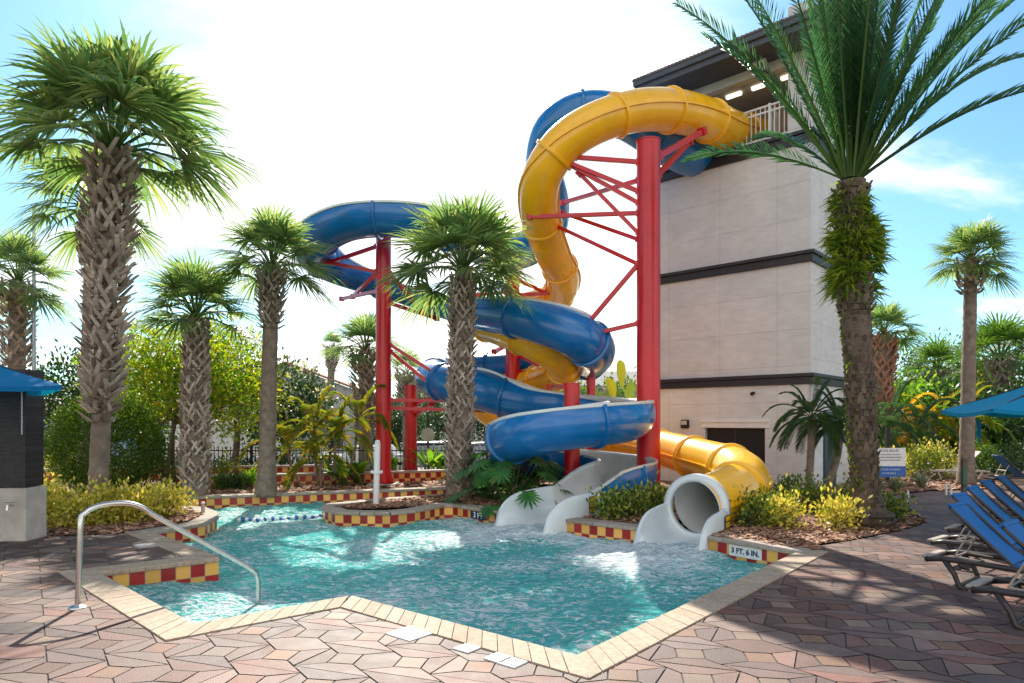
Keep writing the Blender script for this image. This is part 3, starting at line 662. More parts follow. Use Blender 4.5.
# ------------------------------------------------------------------ stair tower building
BS = 1.1
bc = Vector((6.65 * BS, 14.8 * BS, 0)); uu = Vector((0.735, -0.678, 0)).normalized(); vv = Vector((-uu.y, uu.x, 0))
BL = 4.15 * BS; BD = 3.4
bl = empty('hotel_stair_tower', bc, 'pale panelled stair tower with dark bands behind the yellow slide', 'building')
def bp_(a, b, z): return bc + uu * a + vv * b + Vector((0, 0, z))
def bbox(mbx, a0, a1, b0, b1, z0, z1):
    pts = [bp_(a, b, z) for z in (z0, z1) for b in (b0, b1) for a in (a0, a1)]
    mbx.add(pts, [(0, 2, 3, 1), (4, 5, 7, 6), (0, 1, 5, 4), (2, 6, 7, 3), (0, 4, 6, 2), (1, 3, 7, 5)])
ZL = [2.56, 2.83, 5.56, 5.84, 8.49, 8.81]; ZB = 10.56; ZS = 10.8
# door opening position on the front
def tfront(px):
    r = (px - 512) / F; t = (bc.x - r * bc.y) / (0.735 + 0.678 * r); return -t
dl, dr = tfront(705), tfront(765)
def zfront(px, py):
    a = tfront(px); d = bc.y - 0.678 * a * -1 * -1 if False else (bc + uu * a).y
    return CH - (py - HOR) * d / F
dtop = zfront(735, 428)
mb = MB()
def wq(a0, a1, z0, z1, b=0.0):
    p = [bp_(a0, b, z0), bp_(a1, b, z0), bp_(a1, b, z1), bp_(a0, b, z1)]
    mb.face(p, uv=[(a0 + 10, z0 + 5 - ZL[0] % 0.91), (a1 + 10, z0 + 5 - ZL[0] % 0.91), (a1 + 10, z1 + 5 - ZL[0] % 0.91), (a0 + 10, z1 + 5 - ZL[0] % 0.91)])
def wr(b0, b1, z0, z1, a=0.0):
    p = [bp_(a, b0, z0), bp_(a, b1, z0), bp_(a, b1, z1), bp_(a, b0, z1)]
    mb.face(p, uv=[(b0 + 10, z0 + 5), (b1 + 10, z0 + 5), (b1 + 10, z1 + 5), (b0 + 10, z1 + 5)])
wq(-BL, dl, 0 - .1, dtop); wq(dr, 0, -.1, dtop); wq(-BL, 0, dtop, ZL[5]);
wr(0, BD, -.1, 12.0)
wr(BD, 0, -.1, ZL[5], -BL); wq(0, -BL, -.1, 12.0, BD)
mb.face([bp_(-BL, 0, ZL[5]), bp_(0, 0, ZL[5]), bp_(0, BD, ZL[5]), bp_(-BL, BD, ZL[5])], uv=[(0, 0), (1, 0), (1, 1), (0, 1)])
wq(dl, dr, -0.1, dtop, 0.35)
for a in (dl, dr): mb.face([bp_(a, 0, -.1), bp_(a, .35, -.1), bp_(a, .35, dtop), bp_(a, 0, dtop)], uv=[(0, 0), (.3, 0), (.3, 1), (0, 1)])
mb.face([bp_(dl, 0, dtop), bp_(dr, 0, dtop), bp_(dr, .35, dtop), bp_(dl, .35, dtop)], uv=[(0, 0), (1, 0), (1, .3), (0, .3)])
# wall right of the open landing
mb.face([bp_(-0.55, 0, ZL[5]), bp_(0, 0, ZL[5]), bp_(0, 0, 12.0), bp_(-0.55, 0, 12.0)], uv=[(9.45, 9), (10, 9), (10, 12), (9.45, 12)])
mb.face([bp_(-0.55, 0, ZL[5]), bp_(-0.55, BD, ZL[5]), bp_(-0.55, BD, 12.0), bp_(-0.55, 0, 12.0)], uv=[(9.45, 9), (10, 9), (10, 12), (9.45, 12)])
mb.build('wall', M['wall'], bl)
for k in range(3):
    z0, z1 = ZL[2 * k], ZL[2 * k + 1]; mb = MB()
    bbox(mb, -BL - 0.02, 0.06, -0.06, BD + .05, z0, z1 - 0.09); bbox(mb, -BL - 0.02, 0.11, -0.11, BD + .05, z1 - 0.088, z1)
    mb.build('ledge', M['dark_trim'], bl, bevel=0.012)
mb = MB(); bbox(mb, dl + .02, dr - .02, 0.10, 0.15, -0.1, dtop - .02); 
d_o = mb.build('door', M['dark_metal'], bl, bevel=0.01)
mb = MB(); bbox(mb, (dl + dr) / 2 - .02, (dl + dr) / 2 + .02, 0.085, 0.099, -0.1, dtop - .02); mb.build('door_seam', M['dark_trim'], d_o)
mb = MB(); bbox(mb, dl - .12, dr + .12, -0.03, 0.08, dtop + .003, dtop + 0.14); bbox(mb, dl - .12, dr + .12, -0.05, 0.08, dtop + .143, dtop + .22)
mb.build('door_frame', M['white_paint'], bl, bevel=0.008)
mb = MB(); bbox(mb, -BL, -0.55, -0.02, 0.22, ZB, ZS - 0.004); bbox(mb, -BL, -BL + .2, 0.0, 0.22, ZL[5], ZB); mb.build('beam', M['cream'], bl, bevel=0.01)
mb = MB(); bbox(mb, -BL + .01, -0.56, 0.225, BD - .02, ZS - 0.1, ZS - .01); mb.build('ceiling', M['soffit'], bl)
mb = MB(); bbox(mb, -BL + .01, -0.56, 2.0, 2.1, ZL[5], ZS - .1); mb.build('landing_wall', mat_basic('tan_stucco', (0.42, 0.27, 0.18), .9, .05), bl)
# roof
ov = 0.99
mb = MB(); bbox(mb, -BL + 0.25, 0.85, -ov, BD + .9, ZS + .002, ZS + 0.05); mb.build('soffit', M['grey_trim'], bl)
mb = MB(); bbox(mb, -BL + 0.2, 0.9, -ov - 0.05, -ov, ZS - 0.05, ZS + 0.24); bbox(mb, -BL + 0.2, -BL + 0.25, -ov, BD + .9, ZS - 0.05, ZS + 0.24)
bbox(mb, -BL + 0.2, 0.9, -ov - 0.13, -ov - 0.053, ZS + 0.1, ZS + 0.26); mb.build('fascia', M['grey_trim'], bl, bevel=0.01)
mb = MB(); z_e = ZS + 0.26; rise = 1.35; a0, a1, b0, b1 = -BL + .18, 0.92, -ov - .15, BD + .95
rows = int((a1 - a0) / 0.105)
pts = []; 
A_list = []
for i in range(rows * 2 + 1):
    a = a0 + (a1 - a0) * i / (rows * 2); hgt = 0.045 if i % 2 else 0.0
    A_list.append((a, hgt))
for (aa, h0), (ab, h1) in zip(A_list, A_list[1:]):
    mb.face([bp_(aa, b0, z_e + h0), bp_(ab, b0, z_e + h1), bp_(ab, (b0 + b1) / 2, z_e + rise + h1), bp_(aa, (b0 + b1) / 2, z_e + rise + h0)])
    mb.face([bp_(ab, b1, z_e + h1), bp_(aa, b1, z_e + h0), bp_(aa, (b0 + b1) / 2, z_e + rise + h0), bp_(ab, (b0 + b1) / 2, z_e + rise + h1)])
    mb.face([bp_(aa, b0, z_e - .02), bp_(ab, b0, z_e - .02), bp_(ab, b0, z_e + h1), bp_(aa, b0, z_e + h0)])
mb.face([bp_(a0, b0, z_e), bp_(a0, (b0 + b1) / 2, z_e + rise), bp_(a0, b1, z_e)]); mb.face([bp_(a1, b0, z_e), bp_(a1, b1, z_e), bp_(a1, (b0 + b1) / 2, z_e + rise)])
mb.face([bp_(a0, b0, z_e - .01), bp_(a0, b1, z_e - .01), bp_(a1, b1, z_e - .01), bp_(a1, b0, z_e - .01)])
mb.build('roof', mat_basic('roof_tile', (0.16, 0.125, 0.11), .85, .3, 6, .5, 30), bl)
# railing on the landing
mb = MB(); ra0, ra1 = tfront(727), -0.56; zr = ZL[5]
rb = 0.12
for z in (zr + .10, zr + 0.78, zr + 0.93): bbox(mb, ra0, ra1, rb - .02, rb + .02, z, z + .045)
k = int((ra1 - ra0) / 0.115)
for i in range(k + 1):
    a = ra0 + (ra1 - ra0) * i / k; bbox(mb, a - .011, a + .011, rb - .011, rb + .011, zr + .02, zr + .93)
for a in (ra0, (tfront(768)), ra1): bbox(mb, a - .03, a + .03, rb - .03, rb + .03, zr, zr + 1.0)
for i in range(6):
    b = rb + i * .115; bbox(mb, tfront(768) - .011, tfront(768) + .011, b, b + .022, zr, zr + .95)
mb.build('railing', M['white_paint'], bl)
m_lamp, ntl, bb = nodes('lit_tube'); bb.inputs['Emission Color'].default_value = (1, 0.86, 0.62, 1); bb.inputs['Emission Strength'].default_value = 1.1; bb.inputs['Base Color'].default_value = (1, .9, .7, 1)
for px, py in ((716, 95), (742, 79), (772, 71)):
    a = tfront(px) ; b = 0.75
    mb = MB(); bbox(mb, a - .05, a + .38, b - .05, b + .05, ZS - .19, ZS - .104); mb.build('ceiling_light', m_lamp, bl, bevel=.01)
for px, py, s in ((684, 80, 1), (766, 48, 1)):
    a = tfront(px) ; zz = ZS - 0.22
    fl = MB(); c = bp_(a, -0.38, zz + .02); mrot = Matrix.Rotation(math.atan2(uu.y, uu.x), 3, 'Z') @ Matrix.Rotation(R(35), 3, 'X')
    fl.box(c, (0.34, 0.12, 0.26), mrot); fo_ = fl.build('floodlight', mat_basic('floodlight_case', (0.42, 0.40, 0.34), .5, .1), bl, bevel=.015)
    f2 = MB(); f2.box(c + mrot @ Vector((0, -0.068, 0)), (0.28, 0.012, 0.2), mrot); f2.build('lens', mat_basic('floodlight_lens', (0.6, 0.6, 0.55), .2), fo_)
    f3 = MB(); f3.bar(c + Vector((0, 0, 0)), bp_(a + .05, -0.02, zz - .05), .03); f3.build('bracket', M['dark_metal'], fo_)
# wall lamp, camera
mb = MB(); a = tfront(686); z = zfront(686, 424); bbox(mb, a - .11, a + .11, -0.12, -0.002, z - .12, z + .12); w_l = mb.build('wall_lamp', M['dark_metal'], bl, bevel=.02)
mb = MB(); bbox(mb, a - .085, a + .085, -0.125, -0.1225, z - .02, z + .09); mb.build('lamp_glass', mat_basic('frosted', (.5, .5, .46), .3), w_l)
mb = MB(); a = tfront(754); z = zfront(754, 393); mb.tube([bp_(a, 0, z), bp_(a, -.1, z), bp_(a + .03, -.2, z - .03)], [.035, .035, .05], 10); mb.build('security_camera', M['dark_metal'], bl)
mb = MB(); z = zfront(809, 440); bbox(mb, 0.003, 0.05, 0.9, 1.8, -.05, 1.9); mb.build('side_door', mat_basic('teal_door', (.02, .06, .08), .5), bl)

# ------------------------------------------------------------------ slides
def frames(path):
    n_ = len(path); fr_ = []
    for i in range(n_):
        a = Vector(path[max(i - 1, 0)][:3]); b = Vector(path[min(i + 1, n_ - 1)][:3]); T = (b - a).normalized()
        U = Vector((0, 0, 1)); U = (U - T * U.dot(T)); U = U.normalized() if U.length > .05 else Vector((0, 1, 0))
        fr_.append((Vector(path[i][:3]), T, U, T.cross(U)))
    return fr_
def shell(path, name_out, mat_out, mat_in, parent, nseg=26, th=0.025, inner_name='inner_skin', flange_every=2.2, flange_mat=None, rib=True, rim_mat=None):
    """path entries: x,y,z,r,span(deg),roll(deg)"""
    fr_ = frames(path); n_ = len(path)
    def ring(i, r):
        c, T, U, S = fr_[i]; sp = R(min(360, path[i][4])); roll = R(path[i][5]); pts = []
        for k in range(nseg + 1):
            th_ = -sp / 2 + sp * k / nseg + roll
            pts.append(c + (S * math.sin(th_) - U * math.cos(th_)) * r)
        return pts
    O = [ring(i, path[i][3]) for i in range(n_)]; I = [ring(i, path[i][3] - th) for i in range(n_)]
    w = nseg + 1
    mb = MB(); fs = [(i * w + k, i * w + k + 1, (i + 1) * w + k + 1, (i + 1) * w + k) for i in range(n_ - 1) for k in range(nseg)]
    mb.add([p for r_ in O for p in r_], fs); o1 = mb.build(name_out, mat_out, parent, smooth=True)
    mb = MB(); mb.add([p for r_ in I for p in r_], [f[::-1] for f in fs]); mb.build(inner_name, mat_in, parent, smooth=True)
    # rim closing both long edges where open, and both ends
    for k in (0, nseg):
        mb = MB()
        for i in range(n_ - 1):
          if path[i][4] < 350 or path[i + 1][4] < 350:
            if mb.f and not opened: mb.build('rim', rim_mat or M['gel'], parent); mb = MB()
            opened = True
            if 1:
                c0, T0, U0, S0 = fr_[i]
                lip = 0.035
                sgn = -1 if k == 0 else 1
                def lp(ii):
                    o_, in_ = O[ii][k], I[ii][k]; d = (o_ - in_).normalized(); return o_ + d * lip, in_
                a0_, b0_ = lp(i); a1_, b1_ = lp(i + 1); up = Vector((0, 0, 0.025))
                mb.add([a0_ + up, b0_ + up, b1_ + up, a1_ + up, a0_ - up, b0_ - up, b1_ - up, a1_ - up], [(0, 1, 2, 3), (4, 7, 6, 5), (0, 3, 7, 4), (1, 5, 6, 2), (0, 4, 5, 1), (3, 2, 6, 7)])
          else: opened = False
        if mb.f: mb.build('rim', rim_mat or M['gel'], parent)
    for i in (0, n_ - 1):
        mb = MB()
        for k in range(nseg): mb.face([O[i][k], O[i][k + 1], I[i][k + 1], I[i][k]])
        mb.build('end_rim', rim_mat or M['gel'], parent)
    # flanges
    acc = 0.0; last = 0; cnt = 0
    dist = [0]
    for i in range(1, n_): dist.append(dist[-1] + (Vector(path[i][:3]) - Vector(path[i - 1][:3])).length)
    nf = max(2, int(dist[-1] / flange_every)); targets = [dist[-1] * (j + 0.35) / nf for j in range(nf)]
    for tt in targets:
        i = min(range(n_), key=lambda q: abs(dist[q] - tt)); c, T, U, S = fr_[i]; r = path[i][3]
        mb = MB(); sp = R(min(360, path[i][4])); roll = R(path[i][5]); prof = [(-0.05, 0.0), (-0.035, 0.05), (-0.004, 0.055), (0.004, 0.055), (0.035, 0.05), (0.05, 0.0)]
        vs_ = []
        for k in range(33):
            th_ = -sp / 2 + sp * k / 32 + roll; d = S * math.sin(th_) - U * math.cos(th_)
            for (a, h) in prof: vs_.append(c + T * a + d * (r + h - 0.004))
        m_ = len(prof); mb.add(vs_, [(k * m_ + j, k * m_ + j + 1, (k + 1) * m_ + j + 1, (k + 1) * m_ + j) for k in range(32) for j in range(m_ - 1)])
        mb.build('flange', flange_mat or mat_out, parent, smooth=False)
    if rib:
        for sgn in (-1, 1):
            mb = MB()
            for i in range(n_ - 1):
                q = []
                for ii in (i, i + 1):
                    c, T, U, S = fr_[ii]; r = path[ii][3]
                    for (ang, rr) in ((88, r - .003), (88, r + .04), (92, r + .04), (92, r - .003)):
                        aa = R(ang) * sgn + R(path[ii][5]); q.append(c + (S * math.sin(aa) - U * math.cos(aa)) * rr)
                mb.add(q, [(0, 1, 5, 4), (1, 2, 6, 5), (2, 3, 7, 6)])
            mb.build('seam', mat_out, parent)
    return o1
def pth(lst, step=0.16):
    pts = [(*P(px, py, d), r, sp, ro) for (px, py, d, r, sp, ro) in lst]
    return catmull(pts, step)

# yellow tube
ys = empty('yellow_tube_slide', (2.93, 10.6, 0), 'yellow closed tube slide winding down to the white mouth on the right', 'water slide')
yl = [(755, 138, 18.6, .52, 360, 0), (728, 130, 17.7, .52, 360, 0), (700, 117, 16.6, .50, 360, 0), (665, 110, 15.8, .49, 360, 0), (630, 112, 15.2, .46, 360, 0), (590, 126, 14.9, .45, 360, 0), (560, 148, 14.9, .45, 360, 0),
      (541, 180, 15.2, .45, 360, 0), (540, 215, 15.9, .45, 360, 0), (551, 250, 17.0, .45, 360, 0), (563, 277, 18.2, .45, 360, 0), (556, 296, 19.6, .45, 360, 0), (525, 306, 20.6, .45, 360, 0), (492, 314, 20.2, .42, 360, 0),
      (478, 322, 18.8, .40, 360, 0), (500, 330, 17.2, .40, 360, 0), (530, 341, 16.3, .42, 360, 0), (558, 357, 16.4, .43, 360, 0), (562, 372, 17.4, .44, 360, 0), (535, 382, 18.7, .44, 360, 0), (500, 391, 19.6, .44, 360, 0), (482, 402, 20.4, .44, 360, 0),
      (500, 417, 21.2, .44, 360, 0), (560, 430, 20.6, .44, 360, 0), (620, 441, 18.2, .44, 360, 0), (662, 449, 16.2, .44, 360, 0), (700, 459, 14.4, .44, 360, 0), (733, 469, 12.9, .44, 360, 0), (744, 481, 11.9, .45, 360, 0), (728, 494, 11.15, .45, 360, 0), (697, 507, 10.62, .45, 360, 0)]
ypath = pth(yl)
shell(ypath, 'tube', M['yellow'], M['gel_in'], ys, flange_every=1.7)
# bolted collar at the last bend is wider
def chute(parent, c, dirv, r, length, z_top, z_bot, name='run_out', arch=True, sidehi=0.42, sign_side=1, tall=0.0):
    """white run-out: U trough with solid side walls whose top dips towards the water"""
    T = Vector((dirv[0], dirv[1], 0)).normalized(); S = T.cross(Vector((0, 0, 1)))   # S points right of travel
    zf0 = c.z - r; zf1 = z_bot
    nst = 16; nu = 16; IN = []; OUT = []
    hw0 = r + 0.04
    for i in range(nst + 1):
        t = i / nst; s = t * length; hw = hw0 - .05 * max(0, 1 - t / .2); zf = zf0 + (zf1 - zf0) * (t ** 0.8)
        # wall height above floor
        h = (c.z + tall - zf) * (1 - t) + 0 if False else None
        top = (c.z + tall) if t < 0.08 else None
        e = min(1, max(0, (t - 0.42) / 0.5)); e = e * e * (3 - 2 * e)
        e2 = min(1, max(0, (t - 0.8) / 0.2)); 
        ee = min(1, max(0, (t - .38) / .62)); g_ = min(1, t / .45); top = (c.z + tall - .05 * g_ - z_bot - .03) * math.sqrt(max(0, 1 - ee ** 2.4)) + z_bot + .03
        ctr = Vector((c.x, c.y, 0)) + T * s
        rin = []
        for k in range(nu + 1):
            a = -PI / 2 + PI * k / nu
            yy = hw * 0.96 * math.copysign(abs(math.sin(a)) ** (1 - 0.25 * t), a); zz = zf + (top - zf) * (1 - math.cos(a)) ** (1.4)
            rin.append(ctr + S * yy + Vector((0, 0, zz)))
        IN.append(rin)
        flare = 0.05
        OUT.append([ctr - S * (hw + flare + .02) + Vector((0, 0, -0.55)), ctr - S * (hw + flare + .015) + Vector((0, 0, top - 0.06)), ctr - S * (hw + flare - 0.02) + Vector((0, 0, top - 0.01)), ctr - S * (hw + .02) + Vector((0, 0, top + 0.012)),
                    ctr + S * (hw + .02) + Vector((0, 0, top + 0.012)), ctr + S * (hw + flare - 0.02) + Vector((0, 0, top - 0.01)), ctr + S * (hw + flare + .015) + Vector((0, 0, top - 0.06)), ctr + S * (hw + flare + .02) + Vector((0, 0, -0.55))])
    mb = MB(); w = nu + 1; mb.add([p for r_ in IN for p in r_], [(i * w + k, i * w + k + 1, (i + 1) * w + k + 1, (i + 1) * w + k) for i in range(nst) for k in range(nu)])
    base = len(mb.v)
    for side in (0, 1):
        idx = [0, 1, 2, 3] if side == 0 else [7, 6, 5, 4]
        for i in range(nst):
            for a, b in zip(idx, idx[1:]):
                mb.face([OUT[i][a], OUT[i + 1][a], OUT[i + 1][b], OUT[i][b]])
            k = 0 if side == 0 else nu
            mb.face([OUT[i][idx[3]], OUT[i + 1][idx[3]], IN[i + 1][k], IN[i][k]])
    for i in (0, nst):     # end walls
        for k in range(nu // 2):
            mb.face([IN[i][k], IN[i][k + 1], Vector((IN[i][k + 1].x, IN[i][k + 1].y, -0.55)), Vector((IN[i][k].x, IN[i][k].y, -0.55))])
            k2 = nu - k; mb.face([IN[i][k2], IN[i][k2 - 1], Vector((IN[i][k2 - 1].x, IN[i][k2 - 1].y, -0.55)), Vector((IN[i][k2].x, IN[i][k2].y, -0.55))])
        for idx, k in (([0, 1, 2, 3], 0), ([7, 6, 5, 4], nu)):
            mb.face([OUT[i][idx[0]], OUT[i][idx[1]], OUT[i][idx[2]], OUT[i][idx[3]], IN[i][k], Vector((IN[i][k].x, IN[i][k].y, -0.55))])
    o = mb.build(name, M['gel'], parent, smooth=False)
    # merge & smooth
    import bmesh
    bm = bmesh.new(); bm.from_mesh(o.data); bmesh.ops.remove_doubles(bm, verts=bm.verts, dist=0.002); bmesh.ops.recalc_face_normals(bm, faces=bm.faces); bm.to_mesh(o.data); bm.free()
    o.data.shade_smooth(); 
    es = o.modifiers.new('edges', 'EDGE_SPLIT'); es.split_angle = R(50)
    if arch:
        mb = MB(); prof = [(-0.03, r - 0.03), (0.10, r - 0.04), (0.12, r + 0.0), (0.10, r + 0.075), (-0.03, r + 0.085), (-0.06, r + 0.02)]; vs_ = []; m_ = len(prof); K = 40
        for k in range(K + 1):
            a = 2 * PI * k / K
            for (s, rr) in prof: vs_.append(Vector(c) + T * s + (S * math.sin(a) + Vector((0, 0, math.cos(a)))) * rr)
        mb.add(vs_, [(k * m_ + j, k * m_ + (j + 1) % m_, (k + 1) * m_ + (j + 1) % m_, (k + 1) * m_ + j) for k in range(K) for j in range(m_)])
        mb.build('mouth_ring', M['gel'], parent, smooth=True)
    hw = hw0
    # sign on the outer face of the right-hand wall (seen from the pool)
    return T, S, hw + 0.078
def text_mesh(body, size, name, mat, parent, origin, xdir, updir, extrude=0.002, align='CENTER', bold=0.0):
    cu = bpy.data.curves.new(name, 'FONT'); cu.body = body; cu.size = size; cu.extrude = extrude; cu.align_x = align; cu.align_y = 'CENTER'; cu.offset = bold; cu.resolution_u = 3
    tmp = bpy.data.objects.new(name + '_tmp', cu); col.objects.link(tmp)
    dg = bpy.context.evaluated_depsgraph_get(); me = bpy.data.meshes.new_from_object(tmp.evaluated_get(dg)); bpy.data.objects.remove(tmp)
    x = Vector(xdir).normalized(); u = Vector(updir).normalized(); nrm = x.cross(u); base = Vector((0, 0, 0))
    if parent is not None: base = (parent.parent or parent).matrix_basis.translation if parent.parent is not None else parent.matrix_basis.translation
    for v in me.vertices: v.co = Vector(origin) - base + x * v.co.x + u * v.co.y + nrm * v.co.z
    me.materials.clear(); me.materials.append(mat); me.name = name
    o = bpy.data.objects.new(name, me); col.objects.link(o)
    if parent is not None: o.parent = parent
    return o
def wall_sign(parent, ctr, xdir, w, h, lines):
    x = Vector(xdir).normalized(); up = Vector((0, 0, 1)); nrm = x.cross(up)
    mb = MB(); rot = Matrix((x, -nrm, up)).transposed()
    mb.box(ctr, (w + .02, .006, h + .02), rot); s0 = mb.build('sign_border', M['ink'], parent)
    mb = MB(); mb.box(Vector(ctr) + nrm * 0.005, (w - .01, .006, h - .01), rot); s = mb.build('sign', M['sign_yellow'], parent)
    for (tx, dz, sz) in lines: text_mesh(tx, sz, 'lettering', M['ink'], s, Vector(ctr) + nrm * 0.009 + up * dz, x, up, .001, bold=.002)
    mb = MB(); mb.box(Vector(ctr) + nrm * 0.0095, (w - .03, .002, .006), rot); mb.build('divider', M['ink'], s)
pend = Vector(ypath[-1][:3]); 
T, S, hw = chute(ys, pend, (-0.60, -0.80), .45, 1.15, 0.2, WATER_Z - .02, tall=0.04)
# right of travel when moving towards the camera is the picture's left; the sign sits on the picture's right wall
side = -S; c = pend + T * 0.26 + side * (hw + .012); 
wall_sign(ys, Vector((c.x, c.y, 0.08)), T * -1 if (T * -1).cross(Vector((0, 0, 1))).dot(side) > 0 else T, .17, .27, [('DO NOT', .05, .05), ('ENTER', -.055, .058)])
ring_c = ypath[-14]

# blue flume
bs = empty('blue_flume_slide', (0.9, 11.8, 0), 'long blue slide spiralling from the tower to the white mouth on the left', 'water slide')
bl_ = [(712, 152, 19.0, .62, 360, 0), (690, 152, 18.2, .62, 360, 0), (655, 134, 17.2, .56, 360, 0), (622, 117, 16.9, .52, 360, 0), (585, 113, 16.9, .52, 360, 0), (554, 130, 17.2, .52, 360, 0), (544, 168, 17.9, .5, 360, 0), (552, 208, 18.8, .5, 360, 0), (546, 236, 19.6, .5, 360, 0), (520, 252, 19.6, .5, 330, 0),
       (490, 250, 18.6, .5, 290, 0), (460, 235, 17.4, .5, 270, 8), (425, 221, 16.6, .52, 260, 14), (385, 215, 16.4, .54, 250, 18), (348, 219, 16.6, .54, 250, 18), (321, 233, 17.2, .54, 250, 18), (312, 249, 18.4, .54, 240, 18), (328, 263, 19.6, .52, 230, 10), (360, 275, 20.0, .50, 215, 6), (400, 286, 19.7, .50, 205, 2),
       (440, 299, 18.6, .50, 205, 0), (480, 311, 17.0, .48, 250, 0), (520, 318, 15.8, .48, 300, 0), (558, 328, 15.2, .50, 330, 0), (585, 341, 15.1, .52, 360, 0), (594, 353, 15.9, .50, 360, 0), (580, 362, 17.6, .48, 360, 0), (530, 367, 19.4, .48, 360, 0), (475, 371, 20.2, .48, 360, 0), (442, 374, 19.8, .47, 360, 0), (432, 378, 18.4, .47, 360, 0),
       (450, 384, 17.2, .48, 360, 0), (480, 390, 16.8, .50, 345, 0), (505, 397, 16.7, .50, 300, 0), (535, 402, 16.4, .5, 250, 0), (575, 405, 16.0, .5, 235, 0), (610, 409, 15.1, .5, 230, 0), (630, 413, 13.9, .5, 235, 0), (624, 417, 12.9, .49, 245, 0), (595, 421, 12.4, .48, 250, 0), (555, 426, 12.3, .48, 250, 0), (526, 432, 12.6, .5, 245, 0), (509, 440, 13.5, .5, 235, 0),
       (515, 448, 14.8, .52, 225, 0), (545, 455, 15.4, .55, 215, 0), (590, 461, 15.1, .58, 215, 0), (618, 466, 14.3, .6, 215, 0), (628, 471, 13.5, .6, 218, 0), (618, 476, 12.9, .6, 222, 0), (602, 480, 12.6, .6, 216, 0), (585, 486, 12.35, .58, 196, 0), (570, 492, 12.15, .56, 182, 0)]
bpath = pth(bl_)
shell(bpath, 'flume', M['blue'], M['gel_in'], bs, flange_every=2.0, rib=False)
pend = Vector(bpath[-1][:3])
T, S, hw = chute(bs, pend + Vector((.74, .67, 0)) * .12, (-0.74, -0.67), .56, 1.40, 0.2, WATER_Z - .02, arch=False, tall=0.06)
side = -S; c = pend + T * 0.16 + side * (hw + .012)
wall_sign(bs, Vector((c.x, c.y, 0.20)), T * -1 if (T * -1).cross(Vector((0, 0, 1))).dot(side) > 0 else T, .17, .27, [('DO NOT', .05, .05), ('ENTER', -.055, .058)])

# ------------------------------------------------------------------ red columns
def column(px, d, top_py, r, label, sides=24, base=True, z0=0.0, lean=0.0):
    c = P(px, 0, d); zt = CH + (HOR - top_py) * d / F
    e = empty('steel_column', (c.x, c.y, z0), label, 'steel column', 'red steel columns holding up the slides')
    mb = MB(); mb.tube([(c.x, c.y, z0), (c.x + lean, c.y, zt)], r, sides); p = mb.build('pole', M['red'], e, smooth=True); es = p.modifiers.new('s', 'EDGE_SPLIT'); es.split_angle = R(40)
    mb = MB(); mb.box((c.x, c.y, z0 + .02), (r * 2.9, r * 2.9, .04)); 
    for a in range(8):
        an = a * PI / 4; v = Vector((math.cos(an), math.sin(an), 0)); mb.add([Vector((c.x, c.y, z0 + .04)) + v * r, Vector((c.x, c.y, z0 + .04)) + v * r * 1.4, Vector((c.x, c.y, z0 + .3)) + v * r], [(0, 1, 2)])
    mb.build('base_plate', M['red'], e)
    mb = MB(); mb.box((c.x, c.y, z0 - .03), (r * 3.6, r * 3.6, .14)); mb.build('footing', M['concrete'], e, bevel=.01)
    mb = MB(); mb.tube([(c.x + lean, c.y, zt), (c.x + lean, c.y, zt + .02)], r * 1.06, sides); mb.build('cap', M['red'], e)
    return e, c, zt
def brace(e, cpx, cd, ay, bpx, by, bd, w=0.085):
    a = P(cpx, ay, cd); b = P(bpx, by, bd)
    mb = MB(); mb.bar(a, b, w, w); dd = (b - a).normalized()
    for q in (a + dd * .02, b - dd * .05):
        mb.box(q, (w * 1.5, w * 1.5, w * 1.5), dd.to_track_quat('Z', 'Y').to_matrix())
    mb.build('brace', M['red'], e)
e1, c1, _ = column(648.5, 14.5, 142, .255, 'tallest thick red column, beside the tower wall')
for (ay, bx, by, bd) in [(162, 572, 157, 14.9), (192, 562, 160, 14.9), (204, 556, 157, 15.0), (180, 562, 203, 17.5), (235, 578, 172, 15.0), (213, 528, 217, 15.5), (240, 560, 212, 16.6), (265, 546, 221, 16.2), (262, 572, 342, 15.2), (323, 550, 344, 15.5)]:
    brace(e1, 640, 14.5, ay, bx, by, bd)
brace(e1, 657, 14.5, 157, 703, 131, 16.1, .12); brace(e1, 657, 14.5, 176, 690, 141, 16.0, .1)
e2, c2, _ = column(383.5, 17.5, 237, .20, 'slender tall red column under the left blue loop', z0=-.02)
for (ay, bx, by, bd) in [(246, 331, 262, 18.5), (272, 304, 258, 18.2), (291, 341, 299, 19.8), (272, 352, 297, 19.7)]: brace(e2, 378, 17.5, ay, bx, by, bd)
for (ay, bx, by, bd) in [(273, 424, 312, 18.9), (303, 438, 319, 18.6), (344, 452, 384, 17.3), (350, 440, 392, 17.2), (400, 520, 402, 17.3), (408, 520, 412, 17.3)]: brace(e2, 389, 17.5, ay, bx, by, bd)
e3, c3, _ = column(411, 20.5, 386, .185, 'short red column behind the bushes, left of the fat palm', z0=-.04)
for (ay, bx, by, bd) in [(404, 445, 392, 17.8), (415, 432, 404, 17.9)]: brace(e3, 416, 20.5, ay, bx, by, bd)
e4, c4, _ = column(512.5, 18.8, 276, .20, 'red column in the middle, rising behind the blue and yellow coils', z0=-.04)
for (ay, bx, by, bd) in [(280, 552, 296, 19.2), (295, 575, 292, 18.6), (355, 548, 370, 17.8), (372, 568, 371, 17.5)]: brace(e4, 518, 18.8, ay, bx, by, bd)
for (ay, bx, by, bd) in [(292, 478, 295, 17.8), (345, 494, 352, 17.6)]: brace(e4, 507, 18.8, ay, bx, by, bd)
e5, c5, _ = column(572, 14.0, 384, .165, 'red column inside the lowest blue coil')
for (ay, bx, by, bd) in [(386, 549, 387, 16.3)]: brace(e5, 566, 14.0, ay, bx, by, bd)
